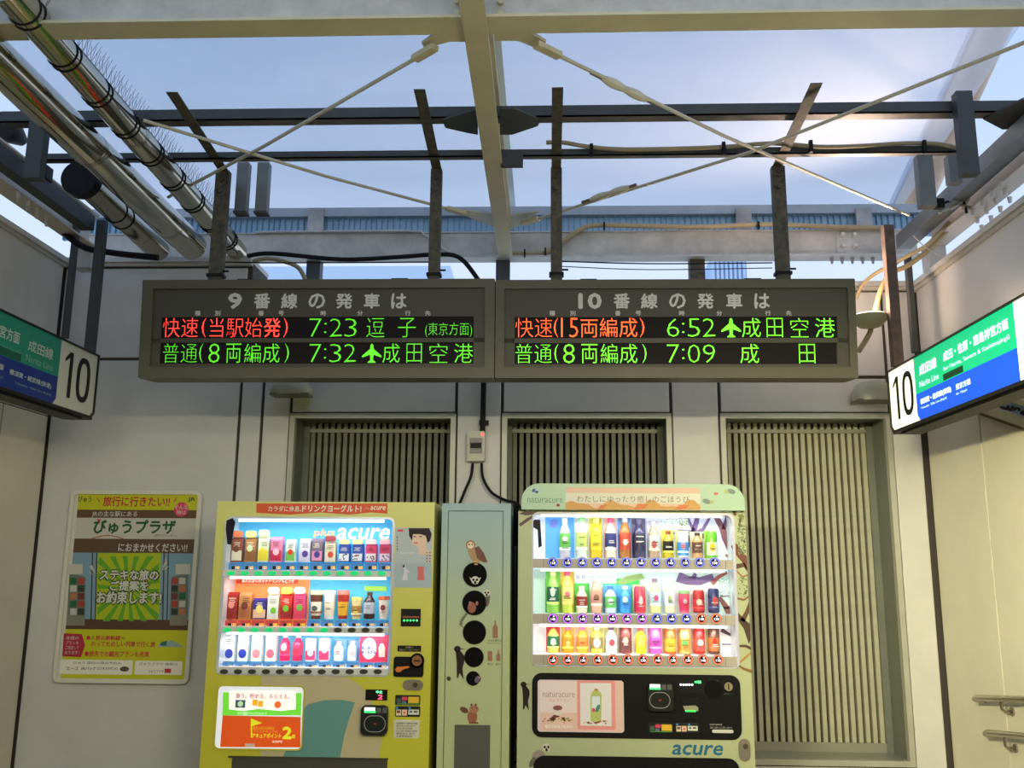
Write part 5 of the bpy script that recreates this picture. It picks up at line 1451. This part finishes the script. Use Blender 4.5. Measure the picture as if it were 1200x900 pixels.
ov(gm, FH, 'butterfly_print', 625.5, 574.8, 1.8, 2.4, (60, 90, 150), .0012, rot=.7); ov(gm, FH, 'butterfly_print', 629, 576.5, 1.9, 1.6, (50, 76, 140), .0012)
ov(gm, FH, 'ladybird_print', 654, 592, 2, 1.8, (150, 50, 30), .0012)
for u, v, k in ((828, 587.5, -1), (857, 576, -1)):
    ov(gm, FH, 'bird_print', u, v, 5, 2.8, (120, 134, 126), .0012, rot=.3 if k < 0 else -.3); ov(gm, FH, 'bird_print', u + (6 if u < 840 else -6), v + (.5 if u < 840 else 0), 2.4, 2.2, (176, 178, 110), .0016)
ov(gm, FH, 'blossom_print', 839, 578.5, 2.8, 1.8, (200, 120, 100), .0012)
# lining / backdrop
MB().ring(FM, rr(d[0] - .001, d[1] - .001, d[2] + .001, d[3] + .001, .03), rr(d[0] + .006, d[1] + .006, d[2] - .012, d[3] - .01, .026), -.05, .003).build('display_trim', M((216, 216, 232), .2, metal=.2), gm, True)
MB().box(d[0] - .008, d[0], YM + .03, YM + .27, d[1], d[3]).box(d[2], d[2] + .008, YM + .03, YM + .27, d[1], d[3]).box(d[0], d[2], YM + .03, YM + .27, d[3], d[3] + .008).build('lining', LIN, gm)
rails = [(655.5, 666.5), (720.5, 732), (768.5, 780)]
zr = [(FM.px(740, b)[1], FM.px(740, a)[1]) for a, b in rails]
tops = [d[3], zr[0][0], zr[1][0]]
BKM = (M((226, 232, 250), .5, emit=.4), M((216, 236, 226), .5, emit=.3), M((246, 240, 236), .5, emit=.4))
for k in range(3):
    MB().fbox(FK, d[0], zr[k][1] - .05, d[2], tops[k] + .0, -.004, 0).build('backdrop', BKM[k], gm)
    MB().box(d[0] + .002, d[2] - .012, YM - .004, YM + .03, zr[k][0], zr[k][1]).build('button_rail', M((176, 168, 154), .35), gm)
    MB().box(d[0] + .004, d[2] - .012, YM + .03, YBK, zr[k][1] - .006, zr[k][1]).build('shelf', LIN, gm)
    lamp_strip(gm, d[0] + .02, d[2] - .03, tops[k] - (.02 if k == 0 else .014), YM + .036, 1.15, (.95, .97, 1))
    for u in (637, 850):
        a_ = FM.px(u, rails[k][0])[0]; MB().fbox(FM, a_ - .001, zr[k][0], a_ + .001, zr[k][1], .004, .005).build('rail_seam', M((120, 114, 100), .5), gm)
# backdrop prints
PUR = (130, 100, 160)
dec(gm, KB, 'sky_print', (639, 606, 673, 654), (90, 170, 236), 0, .002, emit=.35)
MB().plate(KB, disc(*KB.px(649, 613.5), .022, 16), .002, .003).build('heart_print', M((110, 130, 220), .5, emit=.3), gm)

def branch(root, F_, uvs, w0, w1, col, d=.002, emit=.12, clip=None):
    L_, R_ = [], []
    n = len(uvs)
    for k, (u, v) in enumerate(uvs):
        a = uvs[max(k - 1, 0)]; b = uvs[min(k + 1, n - 1)]
        dx, dy = b[0] - a[0], b[1] - a[1]; l = math.hypot(dx, dy); w = w0 + (w1 - w0) * k / (n - 1)
        q1 = (u - dy / l * w, v + dx / l * w); q2 = (u + dy / l * w, v - dx / l * w)
        if clip: q1 = (min(q1[0], clip(q1[1])), q1[1]); q2 = (min(q2[0], clip(q2[1])), q2[1])
        L_.append(q1); R_.append(q2)
    return MB().plate(F_, F_.pts(*(L_ + R_[::-1])), d - .001, d).build('tree_print', M(col, .5, emit=emit), root)


for uvs, w0, w1, c in (([(804, 640), (812, 625), (816, 612), (818, 600)], 4, 2.5, (126, 96, 160)), ([(812, 628), (824, 620), (832, 606)], 3, 1.5, (130, 100, 160)), ([(782, 628), (796, 622), (812, 624), (830, 630)], 1.2, 3, (130, 104, 168)),
                       ([(813, 622), (808, 612), (806, 603)], 2, 1, (140, 112, 170)), ([(838, 604), (846, 618), (850, 630), (856, 642), (866, 654)], 3, 5.5, (132, 84, 100)), ([(848, 620), (851, 610), (852, 603)], 2.6, 1.6, (120, 84, 120)), ([(850, 650), (858, 656), (866, 658)], 1.5, 1.5, (150, 110, 80))):
    branch(gm, KB, uvs, w0, w1, c)
fo = random.Random(3)
for k in range(60):
    u = fo.choice((fo.uniform(772, 800), fo.uniform(796, 806))); ov(gm, KB, 'leaf_print', u, fo.uniform(606, 622), .8, .7, fo.choice(((140, 190, 110), (190, 200, 90))), .0022, 5)
dec(gm, KB, 'green_print', (639, 678, 750, 718), (60, 190, 90), 0, .001, emit=.3)
dec(gm, KB, 'banner_strip', (673.5, 671, 722, 683.5), (248, 250, 250), .001, .003, emit=.5)
lett(gm, KB, '常温', 674.5, 674, 685.5, 679.5, (90, 110, 150), .004, .0); lett(gm, KB, '20℃', 709, 674.5, 720, 679.5, (130, 150, 180), .004, .0)
dec(gm, KB, 'leaf_print', [(722, 682), (735, 675), (752, 672), (756, 678), (742, 681), (728, 686)], (160, 190, 110), .001, .002, emit=.2)
for uvs, w0, w1, c in (([(794, 676), (806, 680), (820, 681), (836, 676)], 6, 4, (120, 90, 140)), ([(834, 684), (842, 676), (852, 671)], 3, 1.6, (170, 96, 90)), ([(812, 678), (815, 672)], 3, 2, (120, 90, 150)),
                       ([(843, 700), (850, 710), (857, 722)], 2, 4.5, (140, 84, 84)), ([(844, 699), (856, 698), (866, 702)], .8, 1, (130, 100, 120)), ([(848, 712), (866, 714)], 1, 1.4, (90, 66, 80)), ([(846, 755), (866, 755)], .9, .9, (150, 130, 180)), ([(845, 738), (856, 744), (864, 742)], 2.5, .5, (120, 80, 90))):
    branch(gm, KB, uvs, w0, w1, c)
MB().plate(KB, disc(*KB.px(853, 690), .05, 16, .055), .0, .0008).build('foliage_print', M((206, 232, 226), .5, emit=.25), gm)
for k in range(70):
    ov(gm, KB, 'leaf_print', fo.uniform(842, 866), fo.uniform(678, 700), .8, .7, fo.choice(((90, 130, 110), (120, 150, 120))), .0018, 5)
# buttons
prices = (('110', '110', '130', '160', '160', '160', '160', '160', '140', '130', '130', '130'), ('140', '150', '140', '160', '100', '100', '140', '150', '160', '160', '140', '130'), ('120', '130', '130', '140', '150', '160', '130', '140', '130', '130', '140', '110'))
for row, (v, uL, uR) in enumerate(((659.2, 647.7, 836.8), (724.8, 647.8, 838.8), (773, 647.8, 840.8))):
    for k in range(12):
        u = uL + (uR - uL) * k / 11
        hot = row == 2 or (row == 1 and k >= 10); blue = row == 0 or (row == 1 and 7 <= k < 10)
        a_, b_ = FM.px(u, v); R = 6.3 / FPX * YM
        ringc = (255, 96, 60) if hot else ((90, 100, 255) if blue else (190, 90, 255))
        q = MB().plate(FM, disc(a_, b_, R, 18), .004, .012).build('button', M((150, 148, 140), .35), gm)
        MB().ring(FM, disc(a_, b_, R * .82, 18), disc(a_, b_, R * .66, 18), .012, .013).build('button_ring', M(ringc, .4, emit=.9), q)
        MB().plate(FM, disc(a_, b_, R * .66, 18), .012, .0125).build('button_face', M((30, 10, 10) if hot else (16, 10, 34), .6), q)
        MB().text(FM, prices[row][k], a_ - R * .36, b_ - R * .30, a_ + R * .46, b_ + R * .12, .0135, .02).plate(FM, disc(a_ + R * .15, b_ + R * .4, R * .14, 6), .0128, .0134).build('button_price', M((250, 244, 255), .5, emit=1.2), q)
GR2 = 'sample drinks in the pale green vending machine'
rows = [
    (654.0, 'top row', [
        (662, 6.4, 607, 'bottle', (206, 200, 214), (110, 196, 90), (230, 246, 230), (246, 248, 250), None, 'clear bottle with a green label on a blue sky card'),
        (682, 6.6, 606, 'bottle', (226, 232, 228), (196, 214, 120), (240, 250, 200), (140, 220, 130), (236, 244, 240), 'clear bottle with a lime label and green cap'),
        (699, 6.6, 607, 'bottle', (250, 200, 40), (250, 220, 60), (214, 96, 60), (250, 236, 120), (240, 236, 100), 'orange juice bottle on a yellow card'),
        (716, 6.4, 607, 'bottle', (246, 226, 210), (44, 54, 120), (240, 240, 246), (236, 60, 120), (240, 196, 196), 'bottle with a navy label on a pink card'),
        (733, 6.6, 606, 'bottle', (190, 120, 60), (206, 80, 60), (246, 226, 210), (236, 240, 244), (120, 170, 230), 'amber tea bottle with a red label on a blue card'),
        (750, 7.0, 608, 'bottle', (70, 64, 100), (50, 46, 76), (190, 190, 210), (90, 84, 120), (96, 88, 130), 'tall dark violet bottle with a black label'),
        (767, 6.2, 611, 'bottle', (200, 166, 140), (232, 222, 210), (200, 60, 70), (226, 206, 206), (214, 214, 236), 'beige milk tea bottle with a white label'),
        (784, 6.2, 622, 'bottle', (200, 176, 50), (44, 40, 36), (196, 176, 110), (150, 60, 40), (236, 226, 90), 'black coffee bottle on a yellow card'),
        (801.4, 6.6, 623, 'can', (226, 232, 244), (70, 150, 226), (236, 130, 150), (200, 206, 220), (240, 236, 130), 'white and blue can on a pale yellow card'),
        (818.6, 6.2, 624, 'bottle', (206, 160, 110), (110, 70, 56), (200, 60, 60), (66, 48, 56), (240, 226, 190), 'brown coffee bottle with a dark wide cap'),
        (835.4, 6.4, 623, 'can', (110, 200, 50), (226, 232, 200), (240, 190, 30), (150, 220, 130), (176, 226, 60), 'green can with a yellow flower label')]),
    (718.6, 'middle row', [
        (648, 7.0, 669, 'bottle', (150, 210, 90), (24, 96, 70), (210, 240, 200), (226, 236, 150), (130, 220, 90), 'green tea bottle with a dark green label'),
        (665, 6.8, 669, 'bottle', (214, 226, 90), (240, 226, 130), (246, 110, 130), (236, 60, 110), (246, 196, 90), 'yellow-green bottle on an orange card'),
        (682, 6.6, 687, 'bottle', (226, 216, 190), (160, 44, 50), (120, 40, 50), (240, 210, 190), (90, 200, 90), 'short bottle with a dark red fruit label'),
        (699.4, 6.6, 676, 'bottle', (236, 176, 150), (226, 160, 140), (140, 96, 70), (196, 240, 210), (214, 214, 224), 'pink peach tea bottle on a grey card'),
        (716, 6.8, 687, 'bottle', (206, 226, 240), (110, 200, 100), (226, 246, 236), (70, 140, 220), (110, 180, 240), 'clear water bottle with a green label on blue'),
        (733, 6.8, 687, 'bottle', (70, 160, 230), (60, 140, 226), (200, 230, 250), (240, 246, 252), (90, 180, 240), 'bright blue sports drink bottle'),
        (750.6, 6.6, 687, 'can', (226, 70, 90), (214, 40, 70), (250, 190, 190), (246, 170, 110), (240, 210, 210), 'red-pink can with an orange top mark'),
        (768.6, 6.6, 678, 'bottle', (226, 232, 150), (200, 226, 236), (226, 60, 130), (130, 110, 130), (226, 230, 246), 'lemon tea bottle with a leafy pale label'),
        (785.6, 6.2, 678, 'bottle', (240, 236, 190), (226, 232, 240), (160, 180, 120), (206, 216, 206), (224, 228, 250), 'pale lemon water bottle with a white label'),
        (802.8, 6.6, 692, 'cup', (240, 90, 120), (226, 50, 90), (250, 190, 200), (140, 180, 120), (236, 220, 226), 'strawberry pink cup with a green lid'),
        (820, 6.8, 692, 'can', (170, 40, 40), (190, 50, 60), (240, 200, 180), (160, 60, 50), (240, 206, 200), 'dark red tea can'),
        (837.6, 6.6, 690, 'can', (46, 50, 96), (60, 54, 100), (190, 60, 60), (110, 36, 50), (230, 220, 230), 'navy coffee can with a dark red ribbon')]),
    (766.6, 'bottom row', [
        (648.2, 6.8, 733, 'bottle', (226, 200, 90), (36, 110, 70), (240, 240, 200), (206, 40, 50), (240, 70, 60), 'warm green tea bottle on a red card'),
        (665.6, 6.6, 735, 'bottle', (246, 150, 40), (250, 140, 30), (250, 200, 110), (240, 100, 140), (246, 226, 130), 'clear orange tea bottle on a yellow card'),
        (682.6, 6.6, 735, 'bottle', (250, 170, 60), (246, 130, 60), (250, 190, 150), (240, 110, 150), (250, 220, 170), 'orange juice bottle with a pale pink cap'),
        (699.6, 6.8, 735, 'bottle', (240, 226, 90), (150, 130, 80), (250, 236, 190), (248, 244, 226), (240, 226, 130), 'lemon yellow bottle with a brown band'),
        (716.8, 6.8, 735, 'bottle', (236, 236, 226), (226, 226, 220), (200, 60, 80), (110, 70, 100), (236, 226, 160), 'white bottle with a red dot and violet cap'),
        (733.8, 6.8, 734, 'can', (150, 70, 66), (110, 60, 60), (226, 160, 140), (236, 150, 120), (240, 200, 180), 'brown cocoa can with an orange top'),
        (751.6, 6.4, 736, 'bottle', (250, 214, 50), (250, 190, 50), (230, 246, 120), (240, 100, 100), (246, 246, 244), 'bright yellow honey lemon bottle'),
        (769, 7.0, 735, 'can', (214, 110, 190), (200, 80, 180), (226, 60, 140), (246, 190, 160), (240, 176, 220), 'magenta can with a pink swirl'),
        (786.4, 6.8, 737, 'can', (240, 110, 50), (246, 170, 40), (240, 200, 60), (230, 226, 190), (250, 214, 150), 'orange can with a yellow fruit'),
        (803.4, 6.8, 737, 'can', (246, 190, 110), (240, 150, 70), (100, 170, 90), (226, 70, 70), (250, 214, 170), 'orange can with a green centre label'),
        (820.6, 6.8, 737, 'can', (206, 40, 40), (226, 80, 60), (250, 226, 210), (226, 90, 80), (250, 226, 190), 'red can with a white mark'),
        (838, 6.8, 735, 'can', (110, 70, 56), (190, 110, 50), (170, 40, 36), (240, 216, 150), (240, 220, 150), 'iced coffee can with a dark red seal')])]
for vb_, rn, lst in rows:
    for (u, hw, vt, kd, bc, lc, em, tp, cd_, lb) in lst:
        product(FPd, YP, u, hw * 1.0, vt, vb_, kd, bc, lc, em, tp, cd_, lb + ', ' + rn + ' of green machine', GR2)
MB().plate(FM, rr(d[0] + .008, zr[2][1], d[2] - .012, d[3] - .01, .015), -.003, 0).build('glass_pane', CLEAR, gm)
dec(gm, FM, 'lock_cover', [(625, 611), (626, 609), (633, 609), (635, 640), (631, 642), (630, 621), (625, 618)], (40, 40, 44), 0, .006, rough=.25)
# tree print on the door's right margin and left corner
TR = (92, 62, 40)
CL = lambda v: 872.6 + (v - 600) * .046
for uvs, w0, w1, c in (([(859, 638), (866, 648), (874, 656), (884, 664)], 3.5, 6, (110, 58, 40)), ([(862, 604), (859, 598)], 1.5, 1.5, TR), ([(862, 664), (872, 662), (884, 668)], 3, 2, (86, 60, 34)), ([(862, 668), (870, 676), (884, 674)], 1, 1, (150, 100, 60)),
                       ([(863, 701), (872, 703), (884, 699)], 1.3, 1.3, (130, 94, 60)), ([(881, 706), (876, 716), (870, 728)], 2, 3, (96, 66, 36)), ([(863, 718), (868, 726), (876, 734), (884, 752)], 1.5, 7, (70, 46, 30)), ([(864, 757), (874, 757), (884, 760)], 1.2, 2, (80, 52, 30)),
                       ([(864, 779), (872, 772), (884, 765)], 1, 1.6, (176, 130, 60)), ([(864, 779), (872, 784), (884, 787)], 1, 2, (130, 94, 40)), ([(869, 604), (866, 616)], 2, 1, TR)):
    branch(gm, FM, uvs, w0, w1, c, .0012, 0, CL)
for k in range(150):
    v = random.choice((random.uniform(603, 645), random.uniform(677, 702), random.uniform(615, 650)))
    u = random.uniform(864.6, 872 + (v - 600) * .046); ov(gm, FM, 'leaf_print', u, v, 1.0, .8, random.choice(((120, 140, 90), (100, 130, 80), (140, 150, 90))), .0016, 5)
for q in (((608, 602), (614, 599.5), (630, 599.5), (626, 603), (616, 604)), ((608, 614), (618, 607), (624, 604), (624, 607), (610, 617))): dec(gm, FM, 'tree_print', q, (80, 56, 60), 0, .0012)
# black control panel
q = MB().plate(FM, rr(*FM.rect(623.5, 789.8, 868.2, 865.5), .045, 6), 0, .004).build('control_panel', M((13, 13, 13), .5), gm)
FC = FY(YM - .004)
pz = MB().plate(FC, rr(*FC.rect(630, 797, 731, 858), .014), 0, .002).build('advert_window', M((214, 196, 194), .3, emit=.10), q)
Fz = FY(YM - .006)
for nm, rc_, col, rad_, d_ in (('advert_print', (633, 798, 730, 857), (222, 186, 172), .01, .0004), ('advert_print', (633, 798, 676, 835), (226, 206, 204), .004, .0006), ('advert_frame_print', (676.5, 797.5, 721, 855), (226, 146, 140), .006, .0006), ('advert_panel_print', (680, 800.5, 716.5, 850.5), (222, 216, 214), .002, .0009)):
    MB().plate(Fz, rr(*Fz.rect(*rc_), rad_, 3), 0, d_).build(nm, M(col, .4, emit=.08), gm)
lett(gm, Fz, 'naturacure', 636, 811, 673.5, 817, (170, 130, 130), .0012, -.005); lett(gm, Fz, 'セレクション', 643, 818.8, 668, 821.6, (200, 130, 120), .0012, 0)
lett(gm, Fz, '限定自販機で販売中!', 639, 849.5, 671.5, 853.5, (250, 246, 236), .0012, .01)
for k in range(60):
    a = random.gauss(653, 11); b = 842 + abs(random.gauss(0, 2.2)) - 3 * math.exp(-((a - 653) / 7) ** 2)
    if 635 < a < 674: ov(gm, Fz, 'petal_print', a, b, 1.3, .9, random.choice(((214, 130, 70), (200, 90, 60), (226, 170, 90), (130, 150, 60))), .0012, 5)
ov(gm, Fz, 'pot_print', 653.5, 833, 6, 5.5, (222, 212, 206), .001); ov(gm, Fz, 'pot_print', 653.5, 829.5, 5.6, 3, (140, 84, 76), .0016); ov(gm, Fz, 'bird_print', 650, 839.5, 2.2, 2, (120, 40, 50), .002)
for k in range(30):
    a = random.gauss(697, 8); 
    if 683 < a < 713: ov(gm, Fz, 'petal_print', a, 846 + random.uniform(-2, 2), 1.3, .9, random.choice(((214, 130, 70), (200, 100, 60), (226, 180, 110))), .0013, 5)
dec(gm, Fz, 'bottle_print', [(692, 845), (692, 815), (693.5, 811), (696.5, 808.5), (700.5, 808.5), (703.5, 811), (705, 815), (704.5, 845)], (176, 186, 100), .0013, .0016, emit=.08)
dec(gm, Fz, 'bottle_print', [(696, 809.5), (697, 807), (700, 807), (701, 809.5)], (190, 110, 70), .0016, .0019, emit=.05)
dec(gm, Fz, 'bottle_print', [(693.5, 832), (693.5, 816), (703, 816), (703, 832)], (214, 220, 222), .0016, .0019, emit=.08)
ov(gm, Fz, 'leaf_print', 700.5, 830, 2.4, 5, (80, 130, 110), .0022, 8, .4); ov(gm, Fz, 'flower_print', 695.5, 832, 2, 2.6, (200, 80, 110), .0022, 8)
reader(gm, 758.5, 799, 788.5, 832.5)
dec(gm, FC, 'coin_display', (795, 797, 826, 812), (22, 22, 26), 0, .002, .004)
for k in range(5): MB().plate(FC, disc(*FC.px(797.8 + 3.3 * k, 802.3), .005, 8), .002, .003).build('indicator', M((240, 250, 255), .4, emit=2.2), gm)
lett(gm, FC, 'つり銭有', 813.5, 797.6, 821.5, 800.8, (80, 255, 130), .003, .03, emit=2)
dec(gm, FC, 'bill_slot', (799, 818, 820, 842), (20, 20, 20), 0, .006, .006)
dec(gm, FC, 'bill_slot_lamp', [(800, 827), (815, 826.5), (818, 829), (818, 833), (803, 834)], (150, 150, 120), .006, .008); dec(gm, FC, 'bill_slot_lamp', (803, 832, 815, 834), (50, 220, 90), .008, .009, emit=1)
MB().plate(FC, disc(*FC.px(836, 808), .042, 26), 0, .003).build('coin_recess', M((7, 7, 7), .8), gm)
MB().plate(FC, disc(*FC.px(853.5, 804.5), .019, 18), 0, .008).build('coin_knob', M((170, 160, 130), .3, metal=.5), gm)
dec(gm, FC, 'coin_slot', (852.8, 801, 854.2, 808), (40, 36, 30), .008, .009)
lett(gm, FC, 'コイン投入口', 831, 796.8, 841.5, 798.6, (120, 120, 110), .002, 0); lett(gm, FC, '返却レバー', 848.5, 812.4, 860, 814, (110, 110, 104), .002, 0)
stickers(gm, FC, 760, 847, .98); stickers2(gm, FC, 791.5, 847, .93)
lett(gm, FC, '設置場所 自動販売機', 831.5, 848, 846, 850, (190, 190, 180), .002, 0); lett(gm, FC, '飲料に関するお問い合わせ', 832, 851.5, 858, 854, (170, 170, 160), .002, 0)
dec(gm, FC, 'notice_sticker', (834.5, 855, 859.5, 859), (206, 204, 190), 0, .001, .008)
lett(gm, FM, 'acure', 787, 873, 845.5, 884.5, (20, 100, 130), .002, .035, .22)
woodpecker(gm, FM, 613.5, 802, .86)
MB().plate(FM, rr(*FM.rect(625, 887, 868, 990), .05, 6), 0, .006).build('pickup_bay', M((14, 14, 14), .5), gm)
dec(gm, FM, 'pickup_flap', (655, 893, 812, 980), (24, 24, 24), .006, .009, .01, .3)
q = dec(gm, FM, 'lock_plate', (865.5, 865.5, 879, 892), (150, 142, 128), 0, .006, .028, .3, metal=.5)
MB().plate(FM, disc(*FM.px(873, 874), .011, 14), .006, .016).build('lock_cylinder', CHROME2, q)
ov(gm, FM, 'lemur_print', 631, 886, 8, 7, (150, 140, 126), .0008, 14, -.6); ov(gm, FM, 'lemur_print', 624, 893, 3, 7, (100, 92, 84), .0012, 10, .5)
lemur(gm, FM, 640.5, 876, 1.0, .0018)
clean()
for o_ in list(bpy.data.objects):
    if o_.parent is None and o_.type == 'MESH' and 'label' not in o_ and 'kind' not in o_: print('UNTAGGED', o_.name)
